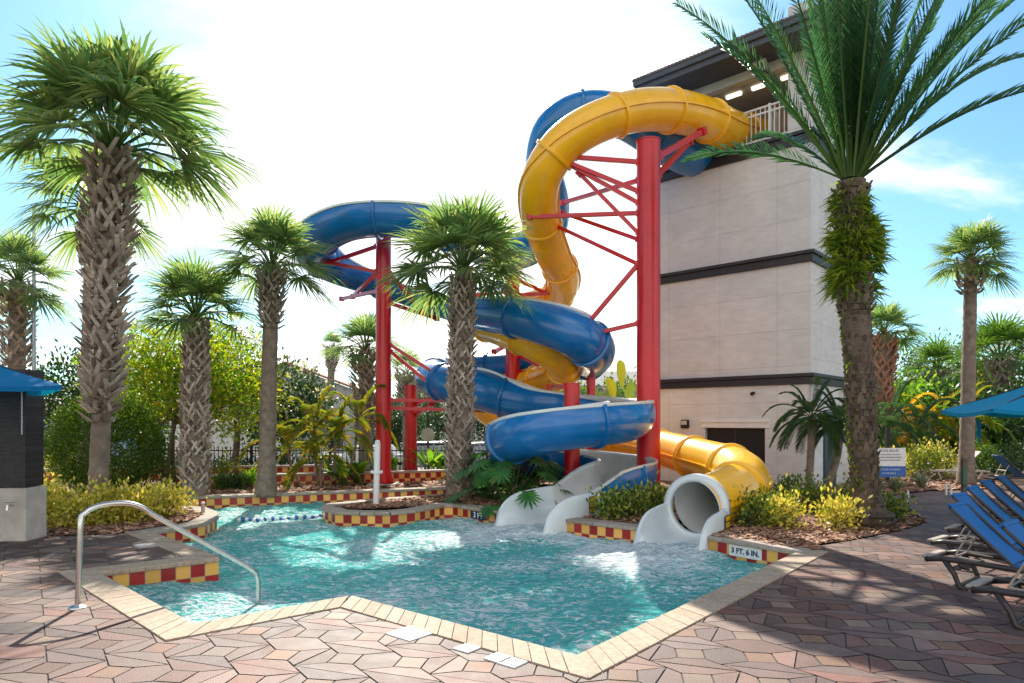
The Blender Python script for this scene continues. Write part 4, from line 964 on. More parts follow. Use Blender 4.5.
brace(e5, 578, 14.0, 440, 612, 434, 13.6); brace(e5, 566, 14.0, 448, 520, 446, 13.6)
e6, c6, _ = column(591, 16.8, 371, .11, 'thinnest red column, under the bulge of the upper blue coil')
brace(e6, 588, 16.8, 372, 574, 358, 16.6)

# ------------------------------------------------------------------ palms
def axis_pts(base, top, n_=10, bow=0.0, bd=(1, 0)):
    pts = []
    for i in range(n_ + 1):
        t = i / n_; p = Vector(base).lerp(Vector(top), t); b = bow * math.sin(PI * t); pts.append(p + Vector((bd[0] * b, bd[1] * b, 0)))
    return pts
def along(pts, t):
    f = t * (len(pts) - 1); i = min(int(f), len(pts) - 2); return pts[i].lerp(pts[i + 1], f - i)
def boots_mesh(pts, t0, t1, r0, r1, rows_per_m, per_row, L_=0.22, out_=0.10, mat=None, rnd=None, wid=0.05, split=True):
    mb = MB(); Lt = sum((pts[i + 1] - pts[i]).length for i in range(len(pts) - 1)) * (t1 - t0); rows = max(3, int(Lt * rows_per_m))
    for i in range(rows):
        t = t0 + (t1 - t0) * (i + rnd.uniform(-.2, .2)) / rows; t = min(1, max(0, t)); c = along(pts, t); r = r0 + (r1 - r0) * ((t - t0) / (t1 - t0))
        for k in range(per_row):
            if split and rnd.random() < .07: continue
            a = 2 * PI * (k + (i % 2) * .5) / per_row + rnd.uniform(-.16, .16)
            rd = Vector((math.cos(a), math.sin(a), 0)); tn = Vector((-math.sin(a), math.cos(a), 0)); b = c + rd * (r - .02)
            fade = min(1, .55 + (t - t0) / max(.01, t1 - t0) * 5)
            for sg in ((-1, 1) if split else (0,)):
                if split and rnd.random() < .1: continue
                l_ = L_ * rnd.uniform(.6, 1.35) * fade; o_ = out_ * rnd.uniform(.4, 1.7)
                tip = b + rd * o_ + Vector((0, 0, l_)) + tn * (sg * l_ * .62 + rnd.uniform(-.015, .015)); s0 = b + tn * (-sg * wid * .35)
                w0 = tn * wid * (.62 if split else 1.0); w1 = tn * wid * (.40 if split else .5); th = rd * .03
                V = [s0 - w0 - rd * .02, s0 + w0 - rd * .02, s0 + w0 + th, s0 - w0 + th, tip - w1 - th * .3, tip + w1 - th * .3, tip + w1 + th * .5, tip - w1 + th * .5]
                mb.add(V, [(0, 1, 5, 4), (2, 3, 7, 6), (1, 2, 6, 5), (3, 0, 4, 7), (4, 5, 6, 7)])
    return mb
def fan_crown(top, Rc, nleaf, nseg, rnd, e_lo=-28, e_hi=85, droop=0.28, squash=1.0):
    """returns leaf mesh and petiole mesh"""
    lf = MB(); pt = MB()
    for i in range(nleaf):
        az_ = i * 2.39996 + rnd.uniform(-.25, .25); u = (i + .5) / nleaf
        el = R(e_lo) + (R(e_hi) - R(e_lo)) * (u ** 0.9); el += rnd.uniform(-.1, .1)
        D = Vector((math.cos(az_) * math.cos(el), math.sin(az_) * math.cos(el), math.sin(el)))
        Lp = Rc * rnd.uniform(.40, .54); Lb = Rc * rnd.uniform(.52, .66)
        a = Vector(top); mid = a + D * Lp * .5 + Vector((0, 0, Lp * .05)); tip = a + D * Lp + Vector((0, 0, -Lp * .10 * math.cos(el)))
        pt.tube([a, mid, tip], [Rc * .014, Rc * .011, Rc * .008], 4, cap=False)
        Dd = (tip - mid).normalized(); S = Dd.cross(Vector((0, 0, 1)));
        S = S.normalized() if S.length > .1 else Vector((1, 0, 0)); S = (S + Vector((rnd.uniform(-.3, .3), rnd.uniform(-.3, .3), rnd.uniform(-.3, .3)))).normalized(); Nn = S.cross(Dd).normalized()
        for k in range(nseg):
            q = -1 + 2 * (k + .5) / nseg; an = q * R(100) + rnd.uniform(-.05, .05)
            dr_ = (Dd * math.cos(an) + S * math.sin(an) + Nn * (0.16 * abs(q))).normalized()
            l_ = Lb * (1.0 - .30 * abs(q)) * rnd.uniform(.88, 1.1); w = Lb * .026
            side_ = dr_.cross(Nn).normalized() * w; st_ = tip - Dd * Lb * .0
            hang = rnd.uniform(.7, 1.4) * droop
            p = [st_ + dr_ * l_ * t - Vector((0, 0, 1)) * (hang * l_ * t ** 2.4) for t in (0.03, .42, .74, 1.0)]
            ww = [.35, 1.0, .62, .0]
            V = []
            for pp, w_ in zip(p[:3], ww[:3]): V += [pp - side_ * w_, pp + side_ * w_]
            V.append(p[3]); lf.add(V, [(0, 1, 3, 2), (2, 3, 5, 4), (4, 5, 6)])
    return lf, pt
def sabal(base, top, r0, r1, Rc, label, nleaf=30, nseg=26, boots=(0.2, 1.0), rb=None, seed=1, group='cabbage palms around the pool', boot_mat='boot', bow=0, leaf='leaf_sabal', bootrows=7, droop=.28, per_row=9, e_lo=-28, bL=.22):
    rnd = random.Random(seed); base = Vector(base); top = Vector(top)
    e = empty('cabbage_palm', base, label, 'palm tree', group)
    pts = axis_pts(base, top, 12, bow); n_ = len(pts)
    mb = MB(); rad = [r0 * (1.35 if i == 0 else 1.12 if i == 1 else 1) * (1 - i / (n_ - 1)) + r1 * (i / (n_ - 1)) for i in range(n_)]
    fine = [along(pts, i / 60) for i in range(61)]; rf = [rad[min(int(i / 60 * 12), 11)] * (1 - (i / 5 % 1)) + rad[min(int(i / 60 * 12) + 1, 12)] * (i / 5 % 1) + rnd.uniform(-.006, .006) + (.006 if i % 2 else 0) for i in range(61)]
    mb.tube(fine, rf, 14); mb.build('trunk', M['trunk'], e, smooth=True)
    if boots:
        rb0, rb1 = rb if rb else (r0 * 1.25, r1 * 1.5)
        v1, v2, v3 = rnd.uniform(.85, 1.3), rnd.uniform(.7, 1.4), rnd.uniform(.75, 1.2); b = boots_mesh(pts, boots[0], boots[1], rb0, rb1, bootrows * v3, per_row, mat=None, rnd=rnd, L_=bL * v1, out_=bL * .45 * v2, wid=bL * .28 * (2.1 - v3) * .9)
        b.build('leaf_bases', M[boot_mat], e)
    lf, pt = fan_crown(top, Rc, nleaf, nseg, rnd, droop=droop, e_lo=e_lo)
    lf.build('crown', M[leaf], e); pt.build('leaf_stalks', M['leaf_mid'], e)
    return e
# crowns: top pixel is the crown hub
p = P(97, 500, 11.3); 
sabal((p.x, 11.3, 0), P(113, 152, 11.6), .145, .16, 2.35, 'big cabbage palm with shaggy criss-cross bark beside the shower post', nleaf=36, nseg=34, boots=(.26, .99), rb=(.18, .28), seed=3, bootrows=8, droop=.34, per_row=9, e_lo=-2, bL=.25)
p = P(86, 490, 15.5)
sabal((p.x, 15.5, 0), P(92, 212, 16.5), .17, .15, 2.06, 'cabbage palm half hidden behind the big shaggy one', seed=5, boots=(.8, 1), nleaf=30, droop=.4)
p = P(15, 470, 24)
sabal((p.x, 24, -.5), P(18, 283, 24), .28, .26, 2.1, 'cabbage palm with a bulging shaggy neck at the far left edge', seed=6, boots=(.55, 1), rb=(.38, .48), bL=.3, nleaf=30)
p = P(195, 491, 14.8)
sabal((p.x, 14.8, -.05), P(196, 318, 14.8), .24, .17, 1.59, 'low cabbage palm in front of the yellow-green tree', seed=8, boots=(.02, .97), rb=(.27, .21), bL=.17, bootrows=10, nleaf=32, e_lo=-10)
p = P(266, 490, 15)
sabal((p.x, 15, -.05), P(272, 268, 15), .19, .15, 1.59, 'cabbage palm with a smooth lower trunk, left of the blue loop', seed=9, boots=(.74, 1), rb=(.2, .27), bL=.17, bootrows=10, nleaf=32, e_lo=-14)
p = P(459, 495, 14.2)
sabal((p.x, 14.2, 0), P(463, 272, 14.2), .23, .17, 1.84, 'cabbage palm with woven bark standing on the planted island', seed=10, boots=(.01, .97), rb=(.255, .215), bL=.17, bootrows=10, nleaf=40, e_lo=-12, nseg=30)
p = P(366, 465, 24)
sabal((p.x, 24, -.4), P(366, 352, 24), .26, .24, 1.75, 'cabbage palm with a thick shaggy neck left of the slender red column', seed=11, boots=(.38, 1), rb=(.3, .42), bL=.28, nleaf=30, e_lo=-8)
p = P(407, 460, 31)
sabal((p.x, 31, -.95), P(407, 375, 31), .22, .2, 1.5, 'distant cabbage palm above the short red column', seed=12, boots=(.6, 1), rb=(.25, .4), bL=.28, nleaf=20, nseg=18, e_lo=-8)
p = P(325, 440, 40)
sabal((p.x, 40, -.95), P(333, 348, 40), .2, .2, 1.25, 'thin distant cabbage palm in front of the grey gable house', seed=13, boots=(.8, 1), rb=(.2, .32), bL=.28, nleaf=20, nseg=18, e_lo=-8)
p = P(966, 490, 17)
sabal((p.x, 17, 0), P(971, 262, 17), .17, .14, 1.25, 'tall slim cabbage palm with a round crown at the right', seed=14, boots=(.86, 1), rb=(.22, .34), bL=.17, bootrows=10, nleaf=36, e_lo=-25)
p = P(874, 470, 24)
sabal((p.x, 24, 0), P(884, 335, 24), .33, .3, 1.55, 'cabbage palm with reddish shaggy trunk behind the date palm', seed=15, boots=(.1, 1), rb=(.38, .36), bL=.28, boot_mat='boot_red', nleaf=28, e_lo=-10)
for (px, d, ty, rc, lab, sd_) in [(938, 30, 372, 1.9, 'cabbage palm among the right-hand trees, left of the tall slim palm', 21), (1000, 27, 362, 2.3, 'cabbage palm among the trees above the blue parasol', 22), (1040, 34, 350, 2.4, 'cabbage palm in the trees at the right edge', 23)]:
    p = P(px, 470, d); sabal((p.x, d, 0), P(px, ty, d), .3, .26, rc, lab, seed=sd_, boots=(.3, 1), rb=(.34, .42), bL=.3, nleaf=26, nseg=20, e_lo=-20, leaf='leaf_mid')
p = P(628, 470, 27)
# bird-of-paradise like clump behind the tower column
def paddles(name, base, h, nl, label, mat, seed, Lb=1.3, wb=.32, cat='plant', spread=50, group=None, stem=.5):
    rnd = random.Random(seed); base = Vector(base); e = empty(name, base, label, cat, group); lf = MB(); stm = MB()
    for i in range(nl):
        a = rnd.uniform(0, 2 * PI); tilt = R(rnd.uniform(5, spread)); d = Vector((math.cos(a) * math.sin(tilt), math.sin(a) * math.sin(tilt), math.cos(tilt)))
        p0 = base + Vector((rnd.uniform(-.1, .1), rnd.uniform(-.1, .1), 0)); p1 = p0 + d * h * stem * rnd.uniform(.6, 1.0); stm.tube([p0, p1], [.015, .01], 4, cap=False)
        S = d.cross(Vector((0, 0, 1))).normalized(); l_ = Lb * rnd.uniform(.7, 1.1); w = wb * rnd.uniform(.8, 1.1); prev = None
        V = []; nn = 6
        for k in range(nn + 1):
            t = k / nn; pp = p1 + d * l_ * t + (Vector((d.x, d.y, 0)) * .5 - Vector((0, 0, .55))) * l_ * t * t * .6; ww = w * math.sin(PI * (t * .92 + .06)) ** .7
            V += [pp - S * ww * .5 + Vector((0, 0, ww * .15)), pp, pp + S * ww * .5 + Vector((0, 0, ww * .15))]
        lf.add(V, [f for k in range(nn) for f in ((3 * k, 3 * k + 1, 3 * k + 4, 3 * k + 3), (3 * k + 1, 3 * k + 2, 3 * k + 5, 3 * k + 4))])
    lf.build('leaves', M[mat], e); stm.build('stems', M['leaf_mid'], e); return e
e = paddles('banana_plant', P(625, 455, 24), 3.6, 12, 'tall yellow-leaved banana plant behind the thick red column', 'leaf_bird', 31, 1.3, .4, 'plant', 60, stem=.8)

# date palm
def frond(lf, rc, base, D, Lf, rnd, bend=.35, nl=54, ll=.42, wl=.018, lift=.55, tip_drop=0):
    """feather frond; rachis from base along D bending down"""
    D = D.normalized(); pts = []; n_ = 14; p = Vector(base); d = D.copy(); stp = Lf / n_
    for i in range(n_ + 1):
        pts.append(p.copy()); p = p + d * stp; hz_ = math.hypot(d.x, d.y); d = (d + Vector((0, 0, -bend * stp / Lf * (0.6 + 1.6 * i / n_) * (0.35 + hz_)))).normalized()
    rc.tube(pts, [.026 * (1 - .8 * i / n_) * (Lf / 3.4) for i in range(n_ + 1)], 5, cap=False)
    for k in range(nl):
        t = .16 + .84 * (k + .5) / nl; c = along(pts, t); T_ = (along(pts, min(1, t + .02)) - along(pts, t - .02)).normalized()
        S = T_.cross(Vector((0, 0, 1))); S = S.normalized() if S.length > .15 else Vector((1, 0, 0)); Nn = S.cross(T_)
        env = min(1, (t - .10) / .18) * (1 - .55 * max(0, t - .7) / .3)
        for sg in (-1, 1):
            l_ = ll * env * rnd.uniform(.85, 1.1); dd = (T_ * rnd.uniform(.85, 1.1) + S * sg * .85 + Nn * lift * rnd.uniform(.2, 1.0)).normalized()
            w = dd.cross(T_).normalized() * wl; q0 = c; q1 = c + dd * l_ * .5; q2 = c + dd * l_ - Vector((0, 0, l_ * .10))
            lf.add([q0 - w * .5, q0 + w * .5, q1 - w, q1 + w, q2], [(0, 1, 3, 2), (2, 3, 4)])
rnd = random.Random(77)
db = P(868, 520, 10.5); db.z = 0; dtp = P(851, 182, 10.5)
dp = empty('date_palm', db, 'large date palm with ferns growing round its neck, right of the tower', 'palm tree')
pts = axis_pts(db, dtp, 14, -.03)
mb = MB(); mb.tube([along(pts, i / 60) for i in range(61)], [.215 - .045 * math.sin(PI * min(1, i / 34)) * .9 + (.14 * (1 - i / 6) if i < 6 else 0) + rnd.uniform(-.008, .008) for i in range(61)], 18); mb.build('trunk', M['bark'], dp, smooth=True)
b = boots_mesh(pts, 0.0, .99, .30, .30, 11, 13, L_=.10, out_=.055, rnd=rnd, wid=.066, split=False); 
for v in b.v:
    t = max(0, min(1, v.z / dtp.z)); c = along(pts, t); k = .64 if .08 < t < .62 else .78
    k = 1.28 - .0 if t < .04 else k
    v.x = c.x + (v.x - c.x) * k; v.y = c.y + (v.y - c.y) * k
b.build('leaf_bases', M['boot_date'], dp)
lf = MB(); rc = MB()
spec = []
for i in range(44):
    az_ = i * 2.39996; el = 89 - 34 * (i / 44) ** .9 + rnd.uniform(-4, 4); spec.append((az_, el, rnd.uniform(3.3, 4.0), rnd.uniform(.28, .5)))
for az_, el, l_ in [(R(14), 46, 4.3), (R(2), 36, 4.2), (R(176), 56, 3.9), (R(178), 24, 2.5), (R(-15), 56, 3.6), (R(192), 64, 3.5), (R(28), 62, 3.7), (R(150), 60, 3.6), (R(165), 68, 3.9), (R(-30), 48, 3.4), (R(8), 58, 4.1), (R(-60), 50, 3.0), (R(100), 45, 3.3)]: spec.append((az_, el, l_, .42))
for (az_, el, l_, bd) in spec:
    if spec.index((az_, el, l_, bd)) < 44 and math.cos(az_) < -.15 and el < 72: continue
    D = Vector((math.cos(az_) * math.cos(R(el)), math.sin(az_) * math.cos(R(el)), math.sin(R(el))))
    frond(lf, rc, dtp + Vector((math.cos(az_), math.sin(az_), 0)) * .12 + Vector((0, 0, .05)), D, l_, rnd, bend=bd * 1.05, nl=70, ll=.42, wl=.014, lift=.5)
lf.build('crown', M['leaf_date'], dp); rc.build('leaf_stalks', M['leaf_mid'], dp)
mb = MB()   # ferns and vines on the neck
clumps = [(rnd.triangular(.60, .975, .84), rnd.uniform(0, 2 * PI), rnd.uniform(.5, 1.5)) for _ in range(75)]
for i in range(3400):
    ck = clumps[i % 75]; t = min(.985, max(.56, ck[0] + rnd.gauss(0, .016))) if i < 2700 else rnd.uniform(.04, .62); c = along(pts, t); a = ck[1] + rnd.gauss(0, .28)
    if i >= 2700: a = rnd.gauss(R(185), .55)
    rd = Vector((math.cos(a), math.sin(a), 0)); r_ = (.13 + .13 * math.sin(PI * (t - .60) / .385)) if i < 2700 else .15
    r_ *= rnd.uniform(.85, 1.12) * (1 + .18 * math.sin(a * 3 + t * 20)); q = c + rd * r_; l_ = rnd.uniform(.12, .30) * ck[2] if i < 2700 else rnd.uniform(.05, .1); dd = (rd * rnd.uniform(.3, 1.0) + Vector((rnd.uniform(-.5, .5), rnd.uniform(-.5, .5), rnd.uniform(-.5, .9)))).normalized()
    s_ = dd.orthogonal().normalized() * (.016 if i < 2700 else .025); s_.rotate(Matrix.Rotation(rnd.uniform(0, 6), 3, dd))
    m1 = q + dd * l_ * .5; t1 = q + dd * l_ - Vector((0, 0, l_ * .3)); mb.add([q - s_ * .4, q + s_ * .4, m1 - s_, m1 + s_, t1], [(0, 1, 3, 2), (2, 3, 4)])
mb.build('fern_growth', M['leaf_fern'], dp)

def small_palm(name, px, d, trunks, Lf, nf, label, mat='leaf_robel', seed=0, cat='palm tree', nl=30, ll=.3, z0=0, wl=.016, el_lo=-5, el_hi=80, bend=1.3, group=None, tr=.07):
    rnd = random.Random(seed); base = P(px, 0, d); base.z = z0; e = empty(name, base, label, cat, group); lf = MB(); rc = MB(); tk = MB()
    for (dx_, dy_, h, lean) in trunks:
        b = base + Vector((dx_, dy_, 0)); tp = b + Vector((lean, 0, h)); pp = axis_pts(b, tp, 8, lean * .3); tk.tube(pp, [tr * 1.25] + [tr] * 7 + [tr * 1.2], 8)
        for i in range(nf):
            a = i * 2.39996 + rnd.uniform(-.2, .2); el = R(el_hi - (el_hi - el_lo) * ((i + .5) / nf) + rnd.uniform(-6, 6)); D = Vector((math.cos(a) * math.cos(el), math.sin(a) * math.cos(el), math.sin(el)))
            frond(lf, rc, tp, D, Lf * rnd.uniform(.8, 1.1), rnd, bend=bend, nl=nl, ll=ll, wl=wl, lift=.15)
    tk.build('trunk', M['trunk'], e, smooth=True); lf.build('crown', M[mat], e); rc.build('leaf_stalks', M['leaf_mid'], e); return e
small_palm('pygmy_date_palm', 808, 13.4, [(-.03, 0, 1.72, .1), (.35, .25, 1.6, .42)], 1.0, 34, 'two-stemmed pygmy palm against the tower wall', seed=41, nl=40, ll=.2, wl=.009, el_lo=-35, tr=.075)
small_palm('areca_palm', 322, 17, [(-.5, 0, 1.0, -.35), (-.15, .2, 1.5, -.1), (.2, 0, 1.3, .15), (.45, .2, 1.7, .4), (0, -.1, .7, 0)], 1.35, 9, 'clump of orange and yellow areca palm, left of the slender red column', 'leaf_areca', 42, 'palm tree', nl=24, ll=.32, wl=.02, el_lo=0, el_hi=80, bend=1.5, z0=-.04, tr=.035)

# ------------------------------------------------------------------ broadleaf trees and shrubs
def leafcloud(mb, blobs, n_, size, rnd, up=.3, surf=.55, aspect=.42):
    tot = sum(b[1] ** 2 for b in blobs)
    for (c, r, sq) in [(b[0], b[1], b[2] if len(b) > 2 else 1.0) for b in blobs]:
        k = int(n_ * r * r / tot)
        # twig clumps inside each blob give light gaps between
        cl = []
        for _ in range(max(4, int(k / 14))):
            v = Vector((rnd.gauss(0, 1), rnd.gauss(0, 1), rnd.gauss(0, 1))).normalized(); rr = r * (surf + (1 - surf) * rnd.random() ** .5) * rnd.uniform(.85, 1.12); cl.append((Vector(c) + Vector((v.x * rr, v.y * rr, v.z * rr * sq)), v))
        for cc, v in cl:
            for _ in range(14):
                q = cc + Vector((rnd.gauss(0, 1), rnd.gauss(0, 1), rnd.gauss(0, 1))) * size * 1.5
                d = (v + Vector((rnd.uniform(-1, 1), rnd.uniform(-1, 1), rnd.uniform(-1, 1) + up))).normalized(); s_ = d.orthogonal().normalized(); s_.rotate(Matrix.Rotation(rnd.uniform(0, 6.28), 3, d))
                l_ = size * rnd.uniform(.7, 1.4); w = s_ * l_ * aspect * .5; mb.add([q, q + d * l_ * .5 - w, q + d * l_, q + d * l_ * .5 + w], [(0, 1, 2, 3)])
def tree(name, px, d, z0, trunk_h, tr, blobs, nleaf, size, mat, label, seed, group=None, cat='tree', trunks=1, extra=None, bark='bark', aspect=.42, surf=.55):
    rnd = random.Random(seed); base = P(px, 0, d); base.z = z0; e = empty(name, base, label, cat, group)
    bl2 = [(base + Vector(b[0]), b[1], b[2] if len(b) > 2 else 1.0) for b in blobs]
    tk = MB()
    for k in range(trunks):
        b = base + Vector((rnd.uniform(-.3, .3) * (trunks > 1), rnd.uniform(-.2, .2) * (trunks > 1), 0)); tp = b + Vector((rnd.uniform(-.25, .25), rnd.uniform(-.1, .1), trunk_h)); tk.tube(axis_pts(b, tp, 5, rnd.uniform(-.12, .12)), [tr * 1.3, tr * 1.05, tr, tr * .95, tr * .9, tr * .8], 9)
        for (c, r, s) in bl2:
            if trunks == 1 or rnd.random() < .6:
                m_ = tp.lerp(c, .5) + Vector((rnd.uniform(-.2, .2), rnd.uniform(-.2, .2), rnd.uniform(0, .2))); tk.tube([tp - Vector((0, 0, .1)), m_, c], [tr * .6, tr * .4, tr * .12], 6, cap=False)
                for _ in range(3):
                    v = Vector((rnd.uniform(-1, 1), rnd.uniform(-1, 1), rnd.uniform(-.3, 1))).normalized(); tk.tube([m_, c + v * r * .7], [tr * .25, tr * .06], 4, cap=False)
    tk.build('trunk', M[bark], e, smooth=True)
    lf = MB(); leafcloud(lf, bl2, nleaf, size, rnd, aspect=aspect, surf=surf); lf.build('crown', M[mat], e)
    if extra:
        lf = MB(); leafcloud(lf, bl2, extra[1], extra[2], rnd, surf=.95, aspect=.8); lf.build(extra[3], M[extra[0]], e)
    return e
def rblobs(rnd, n_, sx, sy, sz, z0, r0, r1): return [((rnd.uniform(-sx, sx), rnd.uniform(-sy, sy), z0 + rnd.uniform(0, sz)), rnd.uniform(r0, r1)) for _ in range(n_)]
rb_ = random.Random(5)
tree('flowering_tree', 170, 18.5, -.04, 1.7, .06, [((-1.3, 0, 2.9), .85), ((-.5, .3, 3.6), .85), ((.6, 0, 3.6), .9), ((1.6, .2, 3.2), .9), ((1.7, 0, 2.1), .8), ((-.1, -.2, 2.6), .8), ((.9, -.3, 2.5), .85)], 8500, .16, 'leaf_lime', 'glowing yellow-green tree behind the low cabbage palm', 51, trunks=4, aspect=.36)
tree('dark_tree', 232, 20.5, -.04, 2.2, .1, [((-.2, 0, 3.4), 1.0), ((.6, 0, 2.6), .9)], 3500, .15, 'leaf_olive', 'dark olive tree tangled behind the yellow-green tree', 52)
tree('blossom_tree', 283, 25, -.5, 1.8, .14, [((0, 0, 3.0), 1.25), ((-.9, 0, 2.4), 1.0), ((.9, 0, 2.5), 1.05), ((0, 0, 1.9), .9)], 6000, .17, 'leaf_dark', 'dark green tree dotted with pale blossom before the grey gable house', 53, extra=('blossom', 900, .15, 'blossom'))
tree('topiary_shrub', 108, 15.6, -.04, .3, .08, [((0, 0, 1.12), 1.10, 1.0)], 26000, .06, 'leaf_topiary', surf=.86, label= 'large clipped round green shrub behind the big shaggy palm', seed=54, cat='shrub', aspect=.6)
tree('broadleaf_tree', 75, 27, -.9, 2.4, .2, [((0, 0, 3.6), 1.5), ((-1.6, 0, 3.0), 1.3), ((1.4, 0, 3.1), 1.4), ((2.9, 0, 2.6), 1.1)], 7500, .2, 'leaf_dark', 'dark leafy tree rising behind the round clipped shrub', 55)
tree('broadleaf_tree', 140, 34, -.9, 3.4, .2, [((0, 0, 5.0), 1.6), ((-2.0, 0, 4.2), 1.5), ((2.2, 0, 4.6), 1.5), ((4, 0, 5), 1.2)], 5500, .24, 'leaf_olive', 'hazy olive tree showing above the yellow-green tree', 56)
for (px, d, w_, h_, lab, sd_, mt) in [(395, 42, 3.0, 3.2, 'dark tree beyond the street, behind the slender red column', 61, 'leaf_dark'), (450, 46, 3.6, 4.0, 'dark tree beyond the street, behind the fat island palm', 62, 'leaf_dark'), (505, 44, 3.2, 4.0, 'dark tree beyond the street, in the gap under the blue coils', 63, 'leaf_dark'),
                                      (600, 32, 2.4, 4.2, 'bushy tree seen through the slide between the two rightmost red columns', 64, 'leaf_mid'), (560, 38, 2.6, 4.2, 'dark tree behind the middle of the slide coils', 65, 'leaf_dark'), (640, 34, 2.6, 4.2, 'leafy tree hidden behind the thick red column', 66, 'leaf_olive')]:
    tree('broadleaf_tree', px, d, -.95, h_ * .4, .18, rblobs(random.Random(sd_), 7, w_ * .7, .8, h_ * .5, h_ * .42, w_ * .30, w_ * .42), 3600, .24, mt, lab, sd_, 'trees beyond the street')
# right-hand background trees
for (px, d, w_, h_, lab, sd_, mt, nl) in [(890, 30, 3.4, 4.0, 'deep green bushy tree just right of the date palm trunk', 71, 'leaf_mid', 5000), (915, 27, 2.6, 3.0, 'green tree behind the pool rules sign', 72, 'leaf_bright', 4500), (955, 34, 3.8, 5.4, 'tall green tree behind the slim palm trunk', 73, 'leaf_olive', 6000),
                                         (1000, 36, 4.0, 6.0, 'tallest spreading tree in the right background', 74, 'leaf_mid', 6500), (1050, 30, 3.8, 5.4, 'tree at the right edge beyond the blue parasol', 75, 'leaf_olive', 5500), (1085, 24, 3.0, 4.2, 'tree mostly out of view at the right edge', 76, 'leaf_dark', 3000),
                                         (905, 40, 4, 6.0, 'dark distant tree left of the right-hand palms', 77, 'leaf_dark', 4200), (860, 36, 4.0, 5.4, 'dark tree behind the date palm trunk', 78, 'leaf_dark', 4200), (1020, 24, 2.2, 2.2, 'low dark shrub tree under the parasol edge', 79, 'leaf_dark', 4200), (975, 26, 2.4, 2.6, 'dark shrub tree behind the garden beds at right', 80, 'leaf_dark', 4200)]:
    tree('broadleaf_tree', px, d, 0, h_ * .35, .2, rblobs(random.Random(sd_), 8, w_ * .62, 1.0, h_ * .62, h_ * .22, w_ * .26, w_ * .42), nl, .21, mt, lab, sd_, 'trees filling the right background')
for (px, d, lab, mt, sd_, n_, l_) in [(940, 23, 'yellow-green arching palm clump in the right garden', 'leaf_areca', 81, 12, 1.9), (905, 24, 'golden frond clump behind the pool rules sign', 'leaf_orange', 82, 10, 1.6), (992, 24, 'light green arching palm clump under the parasol', 'leaf_bright', 83, 12, 1.9), (962, 25, 'golden clump behind the slim palm trunk', 'leaf_areca', 84, 10, 1.7), (893, 21.5, 'arching green palm clump beside the date palm trunk', 'leaf_robel', 85, 11, 1.7)]:
    small_palm('areca_palm', px, d, [(-.5, 0, 1.2, -.2), (0, .2, 1.6, 0), (.5, 0, 1.3, .2)], l_, n_, lab, mt, sd_, 'palm clump', nl=22, ll=.36, wl=.03, el_lo=-10, el_hi=75, bend=1.7, group='arching palm clumps in the right garden', tr=.04)

def shrub(px, py, rad, h, mat, label, seed, n_=700, size=.075, group=None, z=0.0, cat='shrub', name='shrub', aspect=.5, dd=None):
    rnd = random.Random(seed); base = G(px, py, z); e = empty(name, base, label, cat, group)
    bb_ = [(base + Vector((rnd.uniform(-.45, .45) * rad, rnd.uniform(-.45, .45) * rad, h * rnd.uniform(.35, .72))), rad * rnd.uniform(.42, .6), .9) for _ in range(5)]
    st_ = MB()
    for c, r, s in bb_:
        for _ in range(4): st_.tube([base + Vector((rnd.uniform(-.08, .08), rnd.uniform(-.08, .08), 0)), c + Vector((rnd.uniform(-1, 1), rnd.uniform(-1, 1), rnd.uniform(-.3, 1))) * r * .8], [.008, .003], 4, cap=False)
    st_.build('stems', M['bark'], e)
    lf = MB(); leafcloud(lf, bb_, n_, size, rnd, up=.8, surf=.35, aspect=aspect); lf.build('leaves', M[mat], e); return e
# left gold hedge: separate bushes
for i, (px, py, r_, h, lab) in enumerate([(50, 524, .44, .46, 'golden variegated bush touching the shower post base'), (80, 527, .42, .42, 'golden variegated bush in front of the big palm trunk'), (112, 523, .44, .50, 'golden variegated bush just right of the big palm trunk'), (141, 521, .44, .44, 'golden variegated bush right of centre in the left bed'), (166, 516, .36, .4, 'rightmost golden variegated bush in the left bed'), (30, 518, .5, .6, 'golden variegated bush half behind the shower post')]):
    shrub(px, py, r_, h, 'leaf_gold', lab, 100 + i, 1500, .075, 'golden bushes in the left bed')
for i, (px, py, r_, h, lab) in enumerate([(613, 519, .26, .42, 'green and gold bush beside the blue slide mouth'), (632, 517, .28, .42, 'green and gold bush between the two slide mouths, nearer the blue one'), (655, 513, .28, .46, 'green and gold bush behind the left wall of the yellow slide mouth')]):
    shrub(px, py, r_, h, 'leaf_varieg', lab, 120 + i, 900, .075, 'green and gold bushes between the slides')
for i, (px, py, r_, h, lab, mt) in enumerate([(747, 526, .40, .52, 'green and gold bush against the yellow tube', 'leaf_varieg'), (768, 522, .30, .46, 'small green bush behind the right end of the yellow tube', 'leaf_varieg'), (790, 528, .34, .44, 'bright golden bush at the front of the right bed', 'leaf_gold'), (812, 514, .34, .58, 'dark green bush under the pygmy palm', 'leaf_varieg'),
                                          (836, 529, .32, .46, 'bright golden bush left of the date palm base', 'leaf_gold'), (852, 518, .3, .5, 'green bush right against the date palm base', 'leaf_varieg'), (893, 520, .22, .28, 'low green plant right of the date palm base', 'leaf_varieg'), (788, 508, .34, .5, 'dark green bush near the tower wall', 'leaf_mid')]):
    shrub(px, py, r_, h, mt, lab, 140 + i, 800, .072, 'bushes in the right bed')
paddles('dracaena', G(668, 500, 0), .5, 12, 'dark spiky plant between the slides near the tower', 'leaf_dark', 161, .3, .05, stem=.3); paddles('dracaena', G(693, 499, 0), .5, 12, 'dark spiky plant behind the arch of the yellow slide mouth', 'leaf_dark', 162, .3, .05, stem=.3)
